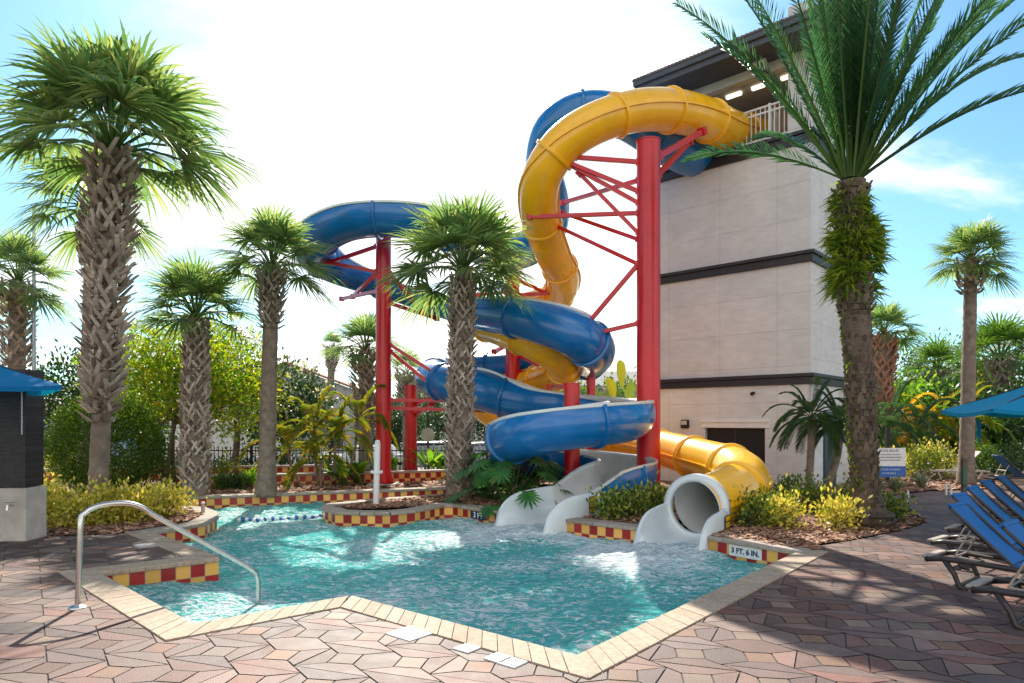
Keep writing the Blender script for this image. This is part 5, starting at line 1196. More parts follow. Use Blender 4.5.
# philodendron by the blue slide
def philo(base, h, nl, label, seed, Rs=.9):
    rnd = random.Random(seed); base = Vector(base); e = empty('philodendron', base, label, 'plant', 'lobed-leaf plants by the island'); lf = MB(); stm = MB()
    for i in range(nl):
        a = i * 2.4 + rnd.uniform(-.3, .3); tilt = R(12 + 70 * ((i + .5) / nl) + rnd.uniform(-8, 8)); d = Vector((math.cos(a) * math.sin(tilt), math.sin(a) * math.sin(tilt), math.cos(tilt)))
        p1 = base + d * h * rnd.uniform(.75, 1.05); stm.tube([base, base.lerp(p1, .5) + Vector((0, 0, .06)), p1], [.014, .011, .008], 4, cap=False)
        D = (Vector((d.x, d.y, 0)).normalized() * .8 - Vector((0, 0, .55))).normalized(); S = D.cross(Vector((0, 0, 1))).normalized(); l_ = rnd.uniform(.36, .5)
        for k in range(13):
            q = -1 + 2 * k / 12; an = q * R(125); dr_ = D * math.cos(an) + S * math.sin(an) - Vector((0, 0, .25 * abs(q))); c = p1 + D * l_ * .22 * (1 - abs(q)); w = dr_.cross(S.cross(D)).normalized() * .028; ll_ = l_ * (.8 - .3 * abs(q)) * rnd.uniform(.85, 1.1)
            lf.add([c - w * .6, c + w * .6, c + dr_ * ll_ * .6 - w, c + dr_ * ll_ * .6 + w, c + dr_ * ll_], [(0, 1, 3, 2), (2, 3, 4)])
    lf.build('leaves', M['leaf_philo'], e); stm.build('stems', M['leaf_mid'], e); return e
philo(G(491, 500, 0), 1.05, 24, 'lobed philodendron at the right side of the island palm', 171); philo(G(514, 503, 0), 1.25, 30, 'tallest philodendron, growing in front of the blue coil', 172); philo(G(540, 499, 0), .8, 12, 'philodendron next to the back wall of the blue slide mouth', 173)
philo(G(476, 494, 0), .5, 12, 'small low philodendron hugging the island palm trunk', 174)
# green clumps along the far wall
for i, (px, py, mt, lab, h, lb) in enumerate([(343, 485, 'leaf_mid', 'leafy green plant right of the areca palm', .9, .5), (360, 482, 'leaf_bright', 'upright green plant left of the slender red column', .9, .5), (392, 477, 'leaf_bright', 'bright green plant between the slender and the short red column', 1.0, .6), (430, 475, 'leaf_bright', 'largest bright green plant, left of the island palm trunk', 1.2, .8), (443, 476, 'leaf_bright', 'bright green plant partly behind the island palm trunk', .8, .6), (330, 480, 'leaf_mid', 'dark green plant below the areca fronds', .6, .5)]):
    b = G(px, py, 0); paddles('ginger_plant', (b.x, b.y, -.03), h, 22, lab, mt, 180 + i, lb, .17, 'plant', 50, 'leafy plants along the far pool wall', stem=.4)
for i, (px, py, mt, lab, r_, h) in enumerate([(238, 488, 'leaf_dark', 'round dark stone-grey bush on the far pool wall', .22, .3), (222, 488, 'leaf_mid', 'tiny green bush left of the round dark bush', .2, .25), (250, 487, 'leaf_bright', 'tiny bright bush right of the round dark bush', .18, .4), (165, 487, 'leaf_olive', 'straggly brown-green bush left of the low cabbage palm', .6, .7), (225, 479, 'leaf_olive', 'straggly bush behind the low cabbage palm', .6, .6), (62, 480, 'leaf_gold', 'yellowish bush in the bed behind the shower post', .7, .9), (52, 476, 'leaf_mid', 'green bush between the shower post and the clipped shrub', .6, .6)]):
    shrub(px, py, r_, h, mt, lab, 200 + i, 900, .06, 'bushes along the far wall')
for i, (px, py, r_, h, mt, lab) in enumerate([(880, 480, .8, .8, 'leaf_gold', 'gold-leaved bush under the rules sign'), (915, 479, .8, .8, 'leaf_olive', 'olive bush in the right garden left of the thin post'), (940, 478, .9, .9, 'leaf_gold', 'gold-leaved bush left of the thin post'), (985, 474, .9, .7, 'leaf_mid', 'green bush behind the cream sunbed'), (1015, 473, .9, .8, 'leaf_dark', 'dark bush at the right edge behind the sunbeds'), (1008, 464, .6, 1.2, 'leaf_red', 'dark red-leaved bush in the right garden')]):
    shrub(px, py, r_, h, mt, lab, 220 + i, 1300, .09, 'bushes in the right garden')
def blades(px, py, label, seed):
    rnd = random.Random(seed); base = G(px, py, 0.03); mbx = MB()
    for i in range(60):
        a = rnd.uniform(0, 6.28); t_ = R(rnd.uniform(10, 60)); d = Vector((math.cos(a) * math.sin(t_), math.sin(a) * math.sin(t_), math.cos(t_))); l_ = rnd.uniform(.3, .55); s_ = d.cross(Vector((0, 0, 1))).normalized() * .02
        mbx.add([base - s_, base + s_, base + d * l_ * .6 - s_, base + d * l_ * .6 + s_, base + d * l_ - Vector((0, 0, .08))], [(0, 1, 3, 2), (2, 3, 4)])
    tag(mbx.build('flax_lily', M['leaf_grey'], origin=base), label, 'plant', 'pale strappy plants in the right garden')
blades(896, 490, 'pale strappy plant below the rules sign', 1); blades(877, 492, 'pale strappy plant beside the date palm trunk', 2); blades(922, 488, 'pale strappy plant right of the white garden stake', 3)

# ------------------------------------------------------------------ low tiled wall, fence, street
wl = [gx(p) for p in [(176, 486.5), (250, 484.5), (330, 482.5), (410, 480), (500, 477), (575, 475)]]
e = empty('tiled_garden_wall', (wl[2].x, wl[2].y, 0), 'low checker-tiled garden wall behind the far bed', 'wall')
mb = MB(); cp = MB(); s_acc = 0; H0, H1 = -.05, .20
for a, b in zip(wl, wl[1:]):
    k = max(1, round((b - a).length / .15)); mb.face([(a.x, a.y, H1 - .3), (b.x, b.y, H1 - .3), (b.x, b.y, H1), (a.x, a.y, H1)], uv=[(s_acc, -2), (s_acc + k, -2), (s_acc + k, 0), (s_acc, 0)]); s_acc += k
    dn = Vector((0, .3)); cp.box(((a.x + b.x) / 2, (a.y + b.y) / 2 + .12, H1 + .03), ((b - a).length + .03, .32, .055), Matrix.Rotation(math.atan2(b.y - a.y, b.x - a.x), 3, 'Z'))
mb.build('tile_face', M['checker'], e); cp.build('coping', M['stone2'], e)
wl2 = [gx(p) for p in [(40, 480), (130, 478), (250, 476), (345, 474.5)]]
e = empty('tiled_garden_wall', (wl2[1].x, wl2[1].y, 0), 'second low checker-tiled wall further back by the fence', 'wall')
mb = MB(); cp = MB(); s_acc = 0
for a, b in zip(wl2, wl2[1:]):
    k = max(1, round((b - a).length / .15)); mb.face([(a.x, a.y, -.05), (b.x, b.y, -.05), (b.x, b.y, .25), (a.x, a.y, .25)], uv=[(s_acc, -2), (s_acc + k, -2), (s_acc + k, 0), (s_acc, 0)]); s_acc += k
    cp.box(((a.x + b.x) / 2, (a.y + b.y) / 2 + .12, .28), ((b - a).length + .03, .32, .055), Matrix.Rotation(math.atan2(b.y - a.y, b.x - a.x), 3, 'Z'))
mb.build('tile_face', M['checker'], e); cp.build('coping', M['stone2'], e)
# iron fence
e = empty('iron_fence', (-5, 20.9, 0), 'black iron picket fence along the street side', 'fence')
xa, xb, fy, ft = -15.6, 4.2, 20.9, .82
mb = MB(); i = 0; x = xa
while x < xb: mb.box((x, fy, (ft - .06) / 2), (.02, .02, ft + .1)); x += .13
for z in (.08, ft - .1): mb.box(((xa + xb) / 2, fy, z), (xb - xa, .032, .035))
mb.build('pickets', M['dark_metal'], e)
x = xa
while x < xb + .1:
    mb = MB(); mb.box((x, fy, .40), (.07, .07, .98)); mb.box((x, fy, .91), (.1, .1, .04)); mb.build('post', M['dark_metal'], e); x += 2.47
# hedge behind fence
mb = MB(); rnd = random.Random(9); leafcloud(mb, [(Vector((x, 22.6, -.15)), .62, .8) for x in [-16 + .8 * k for k in range(14)]], 9000, .12, rnd, surf=.7)
tag(mb.build('hedge', M['leaf_dark'], origin=(-10.8, 22.6, -.6)), 'dark clipped hedge behind the iron fence at the left', 'hedge')

def car(x, y, z, L_, H_, Wd, mat, label, suv=False, rz=0):
    e = empty('parked_car', (x, y, z), label, 'car', 'cars parked beyond the fence', 0)
    prof = [(-.5, .22), (-.5, .52), (-.44, .58), (-.30, .62), (-.19, .97), (.20, 1.0), (.36 if suv else .30, .93 if suv else .64), (.46, .62), (.5, .5), (.5, .22)]
    mb = MB(); n_ = len(prof); V = []
    for sy in (-1, 1):
        for (a, b) in prof: V.append(Vector((x + a * L_, y + sy * Wd / 2 * (1 if b < .7 else .84), z + b * H_)))
    mb.add(V, [tuple(range(n_)), tuple(range(2 * n_ - 1, n_ - 1, -1))] + [(i, i + n_, (i + 1) % n_ + n_, (i + 1) % n_) for i in range(n_)]); mb.build('body', mat, e, bevel=.04)
    mb = MB()
    for (a0, a1, b0, b1) in [(-.25, -.17, .66, .92), (-.16, .02, .66, .93), (.04, .2, .66, .93)]:
        yy = y - Wd / 2 * .93 - .01; y2 = y - Wd / 2 * .85 - .02
        mb.face([(x + a0 * L_, yy, z + b0 * H_), (x + a1 * L_, yy, z + b0 * H_), (x + a1 * L_, y2, z + b1 * H_), (x + max(a0, a0 + .05 if a0 < -.2 else a0) * L_, y2, z + b1 * H_)])
    mb.build('window', M['car_glass'], e)
    for a in (-.31, .31):
        mb = MB(); mb.tube([(x + a * L_, y - Wd / 2 - .01, z + .32), (x + a * L_, y - Wd / 2 + .22, z + .32)], .32, 18); w_ = mb.build('wheel', M['rubber'], e)
        mb = MB(); mb.tube([(x + a * L_, y - Wd / 2 - .03, z + .32), (x + a * L_, y - Wd / 2, z + .32)], .19, 14); mb.build('hubcap', M['steel'], w_)
def cpx(px, d): return (px - 512) * d / F
car(cpx(372, 33), 33, -.95, 4.5, 1.42, 1.8, M['car_white'], 'white sedan beyond the fence, left of the slender red column')
car(cpx(433, 33), 33, -.95, 4.3, 1.62, 1.8, M['car_grey'], 'pale grey car beyond the fence, right of the short red column', True)
car(cpx(478, 34), 34, -.95, 4.3, 1.55, 1.8, M['car_grey'], 'pale car beyond the fence, mostly behind the island palm', True)
car(cpx(300, 34), 34, -.95, 4.4, 1.42, 1.8, M['car_white'], 'white sedan beyond the fence, behind the areca palm')
# round street sign
p = P(428, 421, 27); e = empty('street_sign', (p.x, 27, -.95), 'grey back of a round road sign beyond the fence', 'road sign')
mb = MB(); mb.tube([(p.x, 27, -.95), (p.x, 27, 1.9)], .035, 8); mb.build('post', M['dark_metal'], e)
mb = MB(); q = P(428, 435, 27); mb.tube([(p.x, 26.93, q.z), (p.x, 26.95, q.z)], .30, 8); mb.build('sign_plate', mat_basic('sign_back', (.36, .33, .28), .6), e)

def house(name, cx, cy, z, w_, d_, h_, rh, label, wallm, roofm, wins, rz=0, eave=.4, gable='x'):
    e = empty(name, (cx, cy, z), label, 'house'); mb = MB()
    mb.box((cx, cy, z + h_ / 2), (w_, d_, h_)); 
    if gable == 'front': mb.add([(cx - w_ / 2, cy - d_ / 2, z + h_), (cx + w_ / 2, cy - d_ / 2, z + h_), (cx + w_ * .0, cy - d_ / 2, z + h_ + rh)], [(0, 1, 2)])
    mb.build('wall', wallm, e); mb = MB()
    if gable == 'front':
        y0_, y1_ = cy - d_ / 2 - eave, cy + d_ / 2 + eave; zt = z + h_ + rh + .05; xl, xr = cx - w_ / 2 - eave, cx + w_ / 2 + eave; ze = z + h_ - eave * rh / (w_ / 2) + .05
        for (xe) in (xl, xr):
            for dz in (0, .16): mb.face([(xe, y0_, ze + dz), (cx, y0_, zt + dz), (cx, y1_, zt + dz), (xe, y1_, ze + dz)])
            mb.face([(xe, y0_, ze), (cx, y0_, zt), (cx, y0_, zt + .16), (xe, y0_, ze + .16)])
    else:
        y0_, y1_ = cy - d_ / 2 - eave, cy + d_ / 2 + eave; xl, xr = cx - w_ / 2 - eave, cx + w_ / 2 + eave; ze = z + h_
        for dz in (.003, .2):
            mb.face([(xl, y0_, ze + dz), (xr, y0_, ze + dz), (xr - rh, cy, ze + rh + dz), (xl + rh, cy, ze + rh + dz)]); mb.face([(xr, y1_, ze + dz), (xl, y1_, ze + dz), (xl + rh, cy, ze + rh + dz), (xr - rh, cy, ze + rh + dz)])
            mb.face([(xl, y0_, ze + dz), (xl + rh, cy, ze + rh + dz), (xl, y1_, ze + dz)]); mb.face([(xr, y0_, ze + dz), (xr, y1_, ze + dz), (xr - rh, cy, ze + rh + dz)])
        mb.face([(xl, y0_, ze + .003), (xr, y0_, ze + .003), (xr, y0_, ze + .2), (xl, y0_, ze + .2)])
    mb.build('roof', roofm, e)
    for (wx, wz, ww, wh) in wins:
        mb = MB(); mb.box((cx + wx, cy - d_ / 2 - .02, z + wz), (ww, .06, wh)); f = mb.build('window', M['car_glass'], e)
        mb = MB(); 
        for (ax, az_, bw, bh) in ((0, wh / 2, ww + .12, .08), (0, -wh / 2, ww + .12, .08), (-ww / 2, 0, .08, wh), (ww / 2, 0, .08, wh), (0, 0, .05, wh)): mb.box((cx + wx + ax, cy - d_ / 2 - .06, z + wz + az_), (bw, .04, bh))
        mb.build('window_frame', M['white_paint'], f)
    return e
hc = cpx(292, 46); rz_ = CH + (HOR - 366) * 46 / F
house('gable_house', hc, 48, -.95, 13.5, 6, 3.9, rz_ + .95 - 3.9, 'grey two-storey house with a red-edged gable behind the blossom tree', M['grey_wall'], M['roof_red'], [(-2.6, 2.8, 1.1, 1.4), (3.3, 1.4, 1.1, 1.4), (1.4, 2.7, 1.1, 1.2)], gable='front')
house('street_house', cpx(235, 44), 46, -.95, 9, 5, 3.3, 1.0, 'pale beige house seen through the yellow-green tree', M['cream'], M['roof_red'], [(-2, 1.6, 1.2, 1.3), (2, 1.6, 1.2, 1.3)])
house('street_house', cpx(480, 58), 60, -.95, 13, 6, 5.3, 1.2, 'pale house across the street behind the fat island palm', M['cream'], mat_basic('grey_shingle', (.3, .28, .26), .9), [(-4, 3.6, 1.3, 1.4), (0, 3.6, 1.3, 1.4), (4, 3.6, 1.3, 1.4), (-4, 1.3, 1.3, 1.3), (4, 1.3, 1.3, 1.3)])
house('street_house', cpx(75, 46), 48, -.95, 10, 5, 3.0, 1.0, 'pale blue house between the shower post and the clipped shrub', mat_basic('blue_wall', (.25, .38, .5), .9), M['roof_red'], [(-2, 1.6, 1.2, 1.3), (2, 1.6, 1.2, 1.3)])
house('street_house', cpx(585, 42), 44, -.95, 9, 5, 4.6, 1.1, 'low grey-roofed house behind the middle of the slide', M['cream'], mat_basic('grey_shingle', (.32, .30, .28), .9), [(-2, 3.2, 1.2, 1.3)])
# lamp post
p = P(34, 421, 24); e = empty('street_lamp', (p.x, 24, -.8), 'thin grey hooked lamp post at the far left', 'street lamp')
mb = MB(); tz = CH + (HOR - 208) * 24 / F; mb.tube([(p.x, 24, -.8), (p.x, 24, tz)], [.075, .05], 10); mb.build('post', mat_basic('galvanised', (.4, .43, .46), .4, metal=.6), e)
mb = MB(); mb.tube([(p.x, 24, tz - .1)] + [(p.x - .28 - .28 * math.cos(t), 24, tz - .1 + .32 * math.sin(t)) for t in [PI - PI * k / 8 * 1.35 for k in range(9)]], .022, 6); mb.build('hook', M['steel'], e)

# ------------------------------------------------------------------ shower post, umbrellas, rail
sx, sy = -6.66, 9.1
e = empty('shower_post', (sx - .35, sy + .18, 0), 'dark mosaic shower post on a cream stone base at the left edge', 'shower')
mb = MB(); mb.box((sx - .40, sy + .2, .365), (.82, .42, .73)); mb.build('base', mat_basic('cream_stone', (.56, .50, .42), .8, .18, 5, .3, 40), e, bevel=.012)
mb = MB(); mb.box((sx - .42, sy + .22, 1.55), (.78, .36, 1.62)); mb.build('column', M['tile_dark'], e)
mb = MB(); q = P(8, 387, 9.1); mb.tube([(q.x + .06, sy + .04, q.z), (q.x + .06, sy - .1, q.z + .02), (q.x, sy - .16, q.z - .05)], .012, 8); mb.tube([(q.x, sy - .15, q.z - .03), (q.x - .03, sy - .2, q.z - .14)], [.015, .05], 12); mb.build('shower_head', M['steel'], e)
mb = MB(); q = P(18, 386, 9.0)
for k in range(21):
    z = q.z - .032 * k; a = 0 if k % 2 else PI / 2; mb.tube([(q.x + .008 * math.cos(a) * s1 * (1 - abs(s2)) + .0, sy - .03 + .008 * math.sin(a) * s1 * (1 - abs(s2)), z + .02 * s2) for s1, s2 in ((1, 0), (.7, .7), (0, 1), (-.7, .7), (-1, 0), (-.7, -.7), (0, -1), (.7, -.7), (1, 0))], .0045, 5)
mb.tube([(q.x, sy + .04, q.z + .02), (q.x, sy - .05, q.z + .02)], .01, 6); mb.build('pull_chain', M['white_paint'], e)
mb = MB(); q = P(7, 506, 9.0); mb.tube([(q.x, sy + .0, q.z), (q.x, sy - .09, q.z), (q.x, sy - .1, q.z - .06)], .016, 8); mb.tube([(q.x - .05, sy - .06, q.z + .05), (q.x + .05, sy - .06, q.z + .05)], .012, 8); mb.build('tap', M['steel'], e)

def umbrella(center, zr, Rr, rise, nside, rot, mat, label, group):
    e = empty('parasol', (center[0], center[1], 0), label, 'parasol', group)
    cx, cy = center; ring = [Vector((cx + Rr * math.cos(rot + 2 * PI * k / nside), cy + Rr * math.sin(rot + 2 * PI * k / nside), zr)) for k in range(nside)]; ap = Vector((cx, cy, zr + rise))
    mb = MB(); V = []; nn = 6
    for k in range(nside):
        a, b = ring[k], ring[(k + 1) % nside]; V = []; m_ = 6
        for i in range(nn + 1):
            t = i / nn
            for j in range(m_ + 1):
                s = j / m_; pnt = ap.lerp(a.lerp(b, s), t); pnt.z -= .10 * math.sin(PI * s) * t * (1) * .6 + .05 * math.sin(PI * t) * 1.0; V.append(pnt)
        w = m_ + 1; mb.add(V, [(i * w + j, i * w + j + 1, (i + 1) * w + j + 1, (i + 1) * w + j) for i in range(nn) for j in range(m_)])
        low = V[-w:]
        mb.add(low + [v - Vector((0, 0, .055)) for v in low], [(j, j + 1, w + j + 1, w + j) for j in range(m_)])
    c_ = mb.build('canopy', mat, e)
    mb = MB()
    for a in ring: mb.bar(ap - Vector((0, 0, .06)), a - Vector((0, 0, .03)), .022)
    for a in ring: mb.bar(Vector((cx, cy, zr - .15)), (ap.lerp(a, .5)) - Vector((0, 0, .06)), .016)
    mb.build('ribs', M['dark_metal'], e)
    mb = MB(); mb.tube([(cx, cy, 0.05), (cx, cy, zr + rise + .05)], .024, 12); mb.build('pole', M['white_paint'], e)
    mb = MB(); mb.tube([(cx, cy, 0), (cx, cy, .09), (cx, cy, .3)], [.3, .28, .04], 24); mb.build('base', M['concrete'], e)
    return e
q = P(62, 385, 8.2); Rr = 1.75
umbrella((q.x - Rr * math.cos(R(20)), q.y - Rr * math.sin(R(20))), q.z, Rr, .72, 6, R(20), M['umb'], 'blue canvas parasol at the left edge beside the shower post', 'blue pool parasols')
q = P(941, 410, 10.2); Rr = 1.75; an = R(150)
e = umbrella((q.x - Rr * math.cos(an), q.y - Rr * math.sin(an)), q.z, Rr, .66, 8, an, M['umb2'], 'teal-blue canvas parasol over the sunbeds at the right edge', 'blue pool parasols')
mb = MB(); q2 = P(979, 421, 10.4); mb.box((q2.x, 10.4, q2.z - .12), (.07, .01, .26)); mb.box((q2.x + .01, 10.41, q2.z - .26), (.03, .01, .14)); mb.build('tie_strap', M['umb2'], e)

rail = [P(77.6, 607, 5.87), P(80.6, 526, 5.9), P(84, 514, 5.93), P(97, 506.5, 6.0), P(112, 503.6, 6.08), P(129, 503.5, 6.15), P(143, 508, 6.22), P(160, 519, 6.32), P(248, 567, 6.9), P(256, 574, 6.97), P(258, 582, 7.0), P(258, 605, 7.0)]
rail[0].z = 0; rail.append(Vector((rail[-1].x, rail[-1].y, -1.0)))
e = empty('handrail', (rail[0].x, rail[0].y, 0), 'bent stainless steel handrail leading down the pool steps', 'handrail')
fine = catmull([tuple(v) for v in rail], .05); mb = MB(); mb.tube([f[:3] for f in fine], .024, 14); mb.build('rail', M['steel'], e, smooth=True)
mb = MB(); mb.tube([(rail[0].x, rail[0].y, .002), (rail[0].x, rail[0].y, .012), (rail[0].x, rail[0].y, .03)], [.07, .068, .03], 24); mb.build('escutcheon', M['steel'], e)

# spray pole on the island
q = G(376, 505, 0); zt = CH - (441 - HOR) * q.y / F; zf = CH - (472 - HOR) * q.y / F
e = empty('spray_pole', q, 'white plastic spray pole with a collar on the island', 'spray pole')
mb = MB(); mb.tube([q, (q.x + .03, q.y, zt - .06)], .06, 16); mb.tube([(q.x + .03, q.y, zt - .06), (q.x + .035, q.y - .03, zt)], [.06, .045], 16); mb.build('pole', M['white_paint'], e, smooth=False)
mb = MB(); mb.tube([(q.x + .016, q.y, zf - .03), (q.x + .016, q.y, zf + .03)], .085, 16); mb.tube([(q.x - .1, q.y, zf), (q.x + .13, q.y, zf)], .03, 10); mb.build('collar', M['white_paint'], e)
q = G(203, 513, 0); e = empty('deck_jet', q, 'small pale post on the rounded planter coping', 'pool fitting')
mb = MB(); mb.tube([q + Vector((0, 0, .01)), q + Vector((0, 0, .17))], [.035, .03], 12); mb.build('body', M['concrete'], e); mb = MB(); mb.tube([q + Vector((0, 0, .17)), q + Vector((0, 0, .2))], [.038, .03], 12); mb.build('cap', M['white_paint'], e)

# float rope
ra, rbp = P(238, 520, 0.0 + F * (CH - WATER_Z) / (521.5 - HOR)), P(323, 516, F * (CH - WATER_Z) / (517.5 - HOR)); ra.z = rbp.z = WATER_Z + .03
e = empty('float_rope', ra, 'line of blue and white floats across the channel mouth', 'float rope'); nfl = 22
mbb, mbw, mbr = MB(), MB(), MB(); prevp = None
for k in range(nfl):
    t0, t1 = k / nfl, (k + .8) / nfl; f = lambda t: ra.lerp(rbp, t) + Vector((0, -.12 * math.sin(PI * t), .01 * math.sin(t * 20)))
    mq = MB(); mq.tube([f(t0), f((t0 + t1) / 2), f(t1)], [.03, .045, .03], 8); mq.build('float', M['sign_blue'] if k % 2 else M['white_paint'], e)
mbr.tube([ra + Vector((0, 0, 0)), (ra + rbp) / 2 + Vector((0, -.12, 0)), rbp], .008, 5)
mbr.build('rope', M['white_paint'], e)

# depth marker on the wall: runs along edge W2[4]-W2[5]
def wall_marker(pxa, pxb, body, label, ztop=-.052, h=.15, col_bg='tile_white', size=.12, ea=4, eb=5):
    a, b = W2[ea], W2[eb]
    def hit(px):
        r_ = (px - 512) / F; d = b - a; t = (r_ * a.y - a.x) / (d.x - r_ * d.y); return a + d * t
    pa, pb = hit(pxa), hit(pxb); x = (pb - pa).normalized(); nrm = Vector((x.y, -x.x)); c = (pa + pb) / 2 + nrm * .006
    if nrm.y > 0: pass
    e = empty('depth_marker', (c.x, c.y, ztop - h), label, 'depth marker'); mb = MB(); X = Vector((x.x, x.y, 0)); rot = Matrix((X, -Vector((nrm.x, nrm.y, 0)), Vector((0, 0, 1)))).transposed()
    w = (pb - pa).length; mb.box((c.x, c.y, ztop - h / 2), (w, .008, h), rot); mb.build('tile', M[col_bg], e)
    text_mesh(body, size, 'lettering', M['navy'] if col_bg == 'tile_white' else M['tile_white'], e, Vector((c.x, c.y, ztop - h / 2)) + Vector((nrm.x, nrm.y, 0)) * .006, X, (0, 0, 1), .001, bold=.004)
wall_marker(729.5, 762, '3 FT. 6 IN.', 'white tile depth marker reading 3 FT 6 IN under the coping at the right', size=.098)
wall_marker(471, 486, '3 FT', 'dark tile depth marker with white lettering by the blue slide mouth', col_bg='navy', size=.15, ea=22, eb=21)
# deck lids and tiles
def deck_plate(px, py, w, h, rot, label, name, hole=False, txt=None, cat='deck cover', group=None, mk='tile_white'):
    c = G(px, py, 0); e = empty(name, c, label, cat, group); m_ = Matrix.Rotation(rot, 3, 'Z'); mb = MB(); mb.box((c.x, c.y, .005), (w, h, .012), m_); o_ = mb.build('plate', M[mk], e, bevel=.002)
    X = m_ @ Vector((1, 0, 0)); Y = m_ @ Vector((0, 1, 0))
    if hole: mb = MB(); mb.tube([(c.x, c.y, .0112), (c.x, c.y, .013)], .014, 12); mb.build('screw', M['ink'], e)
    if txt:
        for (t, s, dy_) in txt: text_mesh(t, s, 'lettering', M['ink'], e, Vector((c.x, c.y, .0125)) + Y * dy_, X, Y, .0006)
    return c, X, Y, e
dA_ = (W2[3] - W2[2]).normalized(); rA = math.atan2(dA_.y, dA_.x)
deck_plate(411, 633.8, .27, .27, rA, 'square white skimmer lid with a dark screw beside the coping', 'skimmer_lid', hole=True, mk='white_paint')
deck_plate(467.5, 648.8, .145, .15, rA, 'blank small white deck tile between the lid and the marker pair', 'deck_tile', cat='deck tile')
c, X, Y, e = deck_plate(498.5, 658.7, .15, .15, rA, 'white deck tile with a faint no-diving symbol, left of the lettered one', 'deck_tile', cat='deck tile')
mb = MB(); z = .0125
for k in range(24):
    a0_, a1_ = 2 * PI * k / 24, 2 * PI * (k + 1) / 24; f = lambda a, r: c + X * math.cos(a) * r + Y * math.sin(a) * r + Vector((0, 0, z)); mb.face([f(a0_, .05), f(a1_, .05), f(a1_, .042), f(a0_, .042)])
f = lambda x_, y_: c + X * x_ + Y * y_ + Vector((0, 0, z)); mb.face([f(-.036, .03), f(-.03, .036), f(.036, -.03), f(.03, -.036)]); mb.build('symbol', mat_basic('faded_red', (.5, .2, .18), .6), e)
deck_plate(512.5, 663.3, .15, .15, rA, 'white deck tile with small black lettering beside the coping', 'deck_tile', cat='deck tile', txt=[('NO DIVING', .026, -.045), ('3 FT', .045, .02)])
dP = (W2[32 + SH] - W2[31 + SH]).normalized(); deck_plate(146, 545.8, .30, .24, math.atan2(dP.y, dP.x), 'pale skimmer lid on the narrow deck spur at the left', 'skimmer_lid', mk='concrete')

# ------------------------------------------------------------------ sunbeds
def sunbed():
    e = empty('sunbed', (0, 0, 0), 'x', 'sunbed', 'blue sling sunbeds in a row'); b = MB()
    # local: head end at -x (0), feet +x (1.95)
    for s in (-1, 1):
        y = s * .31; b.tube([(-.02, y, .30), (.12, y, .33), (.5, y, .335), (1.0, y, .32), (1.6, y, .33), (1.95, y, .30)], [.032, .036, .034, .034, .034, .03], 10)
    b.tube([(-.02, -.31, .30), (-.06, -.2, .30), (-.07, 0, .30), (-.06, .2, .30), (-.02, .31, .30)], .036, 10); b.tube([(1.95, -.31, .30), (1.98, 0, .30), (1.95, .31, .30)], .03, 10)
    b.build('frame', M['resin'], e, smooth=True, keep=True)
    cpm = MB(); cpm.box((-.055, 0, .322), (.10, .58, .035)); cpm.build('end_cap', M['resin_worn'], e, bevel=.014, keep=True)
    for x in (.28, 1.55):
        for s in (-1, 1):
            l = MB(); dx_ = .12 if x < 1 else -.06; l.tube([(x - dx_ * .9, s * .31, .31), (x, s * .325, .16), (x + dx_ * .4, s * .33, .03), (x + dx_, s * .33, .0)], [.036, .032, .03, .034], 8); l.build('leg', M['resin'], e, smooth=True, keep=True)
    
    for xs_ in (.33, 1.5): l = MB(); l.tube([(xs_, -.325, .05), (xs_, .325, .05)], .02, 8); l.build('stretcher', M['resin'], e, keep=True)
    # raised back hinged at x=.78
    hx, hz = .84, .36; tx, tz = .22, .95
    f = MB()
    for s in (-1, 1): f.tube([(hx, s * .27, hz), ((hx + tx) / 2, s * .27, (hz + tz) / 2), (tx, s * .27, tz)], .019, 8)
    f.tube([(tx, -.27, tz), (tx - .03, -.2, tz + .03), (tx - .03, .2, tz + .03), (tx, .27, tz)], .019, 8); bf = f.build('back_frame', M['resin'], e, keep=True)
    s_ = MB()
    V = []
    for i in range(9):
        t = i / 8; cx_, cz_ = hx + (tx - hx) * t, hz + (tz - hz) * t; sg = -.03 * math.sin(PI * t)
        for j in range(5): y = -.26 + .13 * j; V.append((cx_ + sg * .7, y, cz_ + sg * .6 + .012))
    s_.add(V, [(i * 5 + j, i * 5 + j + 1, (i + 1) * 5 + j + 1, (i + 1) * 5 + j) for i in range(8) for j in range(4)]); s_.add([(v[0] - .012, v[1], v[2] - .012) for v in V], [((i + 1) * 5 + j, (i + 1) * 5 + j + 1, i * 5 + j + 1, i * 5 + j) for i in range(8) for j in range(4)])
    s_.tube([(tx - .02, -.26, tz + .02), (tx - .02, .26, tz + .02)], .028, 8); s_.build('back_sling', M['sling'], e, keep=True)
    s_ = MB(); s_.box(((hx + 1.93) / 2, 0, .352), (1.93 - hx, .54, .014)); s_.build('seat_sling', M['sling'], e, keep=True)
    st = MB()
    for s in (-1, 1): st.tube([(.42, s * .2, .72), (.24, s * .2, .36)], .012, 6); st.tube([(.24, s * .2, .36), (.52, s * .2, .345)], .012, 6)
    st.tube([(.33, -.2, .54), (.33, .2, .54)], .012, 6); st.tube([(.24, -.2, .36), (.24, .2, .36)], .012, 6); st.build('prop', M['resin_worn'], e, keep=True)
    return e
sb = sunbed(); labs = ['nearest blue sling sunbed, mostly outside the right edge of the photo', 'second nearest blue sling sunbed with a worn pale end cap', 'third blue sling sunbed from the front of the row', 'fourth blue sling sunbed from the front of the row', 'fifth blue sling sunbed from the front, under the parasol', 'farthest blue sling sunbed in the row']
dAv = (W2[0] - W2[1]).normalized()
rzs = math.atan2(.60, -.80) + PI
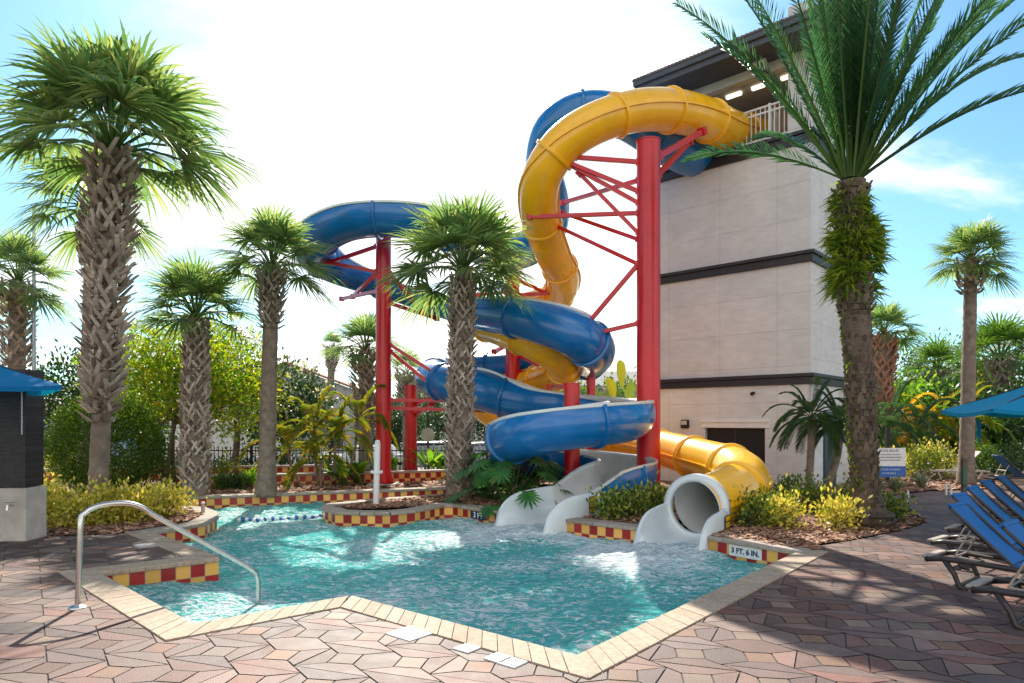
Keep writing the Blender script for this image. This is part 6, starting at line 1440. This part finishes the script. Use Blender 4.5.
for i, ((px, py), lab) in enumerate(zip([(986, 577), (939, 549), (943, 534), (957, 523), (972, 514), (988, 507)], labs)):
    o_ = sb if i == 0 else copy_tree(sb); c = G(px, py, .32); o_.location = (c.x, c.y, 0); o_.rotation_euler = (0, 0, R(-50 + random.uniform(-2, 2))); o_['label'] = lab; o_.scale = (.82, .82, .82)
# far blue sunbeds & cream one
o_ = copy_tree(sb); c = G(990, 488, 0); o_.location = (c.x, c.y, 0); o_.rotation_euler = (0, 0, R(-8)); o_['label'] = 'blue sling sunbed standing alone beyond the row near the garden'
e = copy_tree(sb); c = G(958, 483, 0); e.location = (c.x + 1.2, c.y + .8, 0); e.rotation_euler = (0, 0, R(176)); e['label'] = 'cream sunbed beyond the row, beside the slim palm trunk'; e['group'] = 'far sunbeds'
for ch in e.children:
    ch.data = ch.data.copy(); ch.data.materials[0] = mat_basic('cream_sling', (.6, .52, .42), .7) if 'sling' in ch.name else M['resin_worn']

# garden post, stakes, sign
p = G(964, 500, 0); e = empty('garden_post', p, 'thin weathered wooden post with green hose reel on the paving edge', 'post')
mb = MB(); mb.box((p.x, p.y, .42), (.09, .09, .9)); mb.build('post', M['bark'], e, bevel=.01); mb = MB(); mb.box((p.x - .04, p.y - .06, .5), (.08, .06, .4)); mb.build('fitting', mat_basic('green_plastic', (.03, .12, .08), .5), e, bevel=.02)
for i, (px, py, lab) in enumerate([(908, 503, 'short white garden stake left of the weathered post'), (951, 496, 'short white garden stake close to the weathered post'), (946, 495, 'small white stake, left one of the close pair')]):
    p = G(px, py, 0); mb = MB(); mb.tube([p, p + Vector((0, 0, .22)), p + Vector((0, 0, .26))], [.022, .022, .008], 8); tag(mb.build('garden_stake', M['white_paint'], origin=p), lab, 'stake', 'white stakes in the right garden')
sp0 = P(888, 463, 17.5); e = empty('rules_sign', (sp0.x, 17.5, 0), 'white pool rules board with a blue lower panel behind the date palm', 'sign')
mb = MB(); mb.box((sp0.x, 17.52, .75), (.09, .06, 1.5)); mb.build('post', M['dark_metal'], e)
w_ = 33 * 17.5 / F; zt = CH - (448 - HOR) * 17.5 / F; zm = CH - (466 - HOR) * 17.5 / F; zb = CH - (477 - HOR) * 17.5 / F
mb = MB(); mb.box((sp0.x, 17.46, (zt + zm) / 2), (w_, .03, zt - zm)); bdw = mb.build('white_panel', M['tile_white'], e); mb = MB(); mb.box((sp0.x, 17.46, (zm + zb) / 2 - .003), (w_, .03, zm - zb)); bdb = mb.build('blue_panel', M['sign_blue'], e)
text_mesh('POOL RULES', .09, 'lettering', M['navy'], bdw, (sp0.x, 17.443, zt - .07), (1, 0, 0), (0, 0, 1))
for k, t in enumerate(['NO LIFEGUARD ON DUTY', 'SHOWER BEFORE ENTERING', 'NO GLASS IN POOL AREA']): text_mesh(t, .052, 'lettering', M['navy'], bdw, (sp0.x, 17.443, zt - .17 - .075 * k), (1, 0, 0), (0, 0, 1))
for k, t in enumerate(['NO FOOD OR DRINK', 'IN THE POOL']): text_mesh(t, .06, 'lettering', M['tile_white'], bdb, (sp0.x, 17.443, zm - .09 - .1 * k), (1, 0, 0), (0, 0, 1))
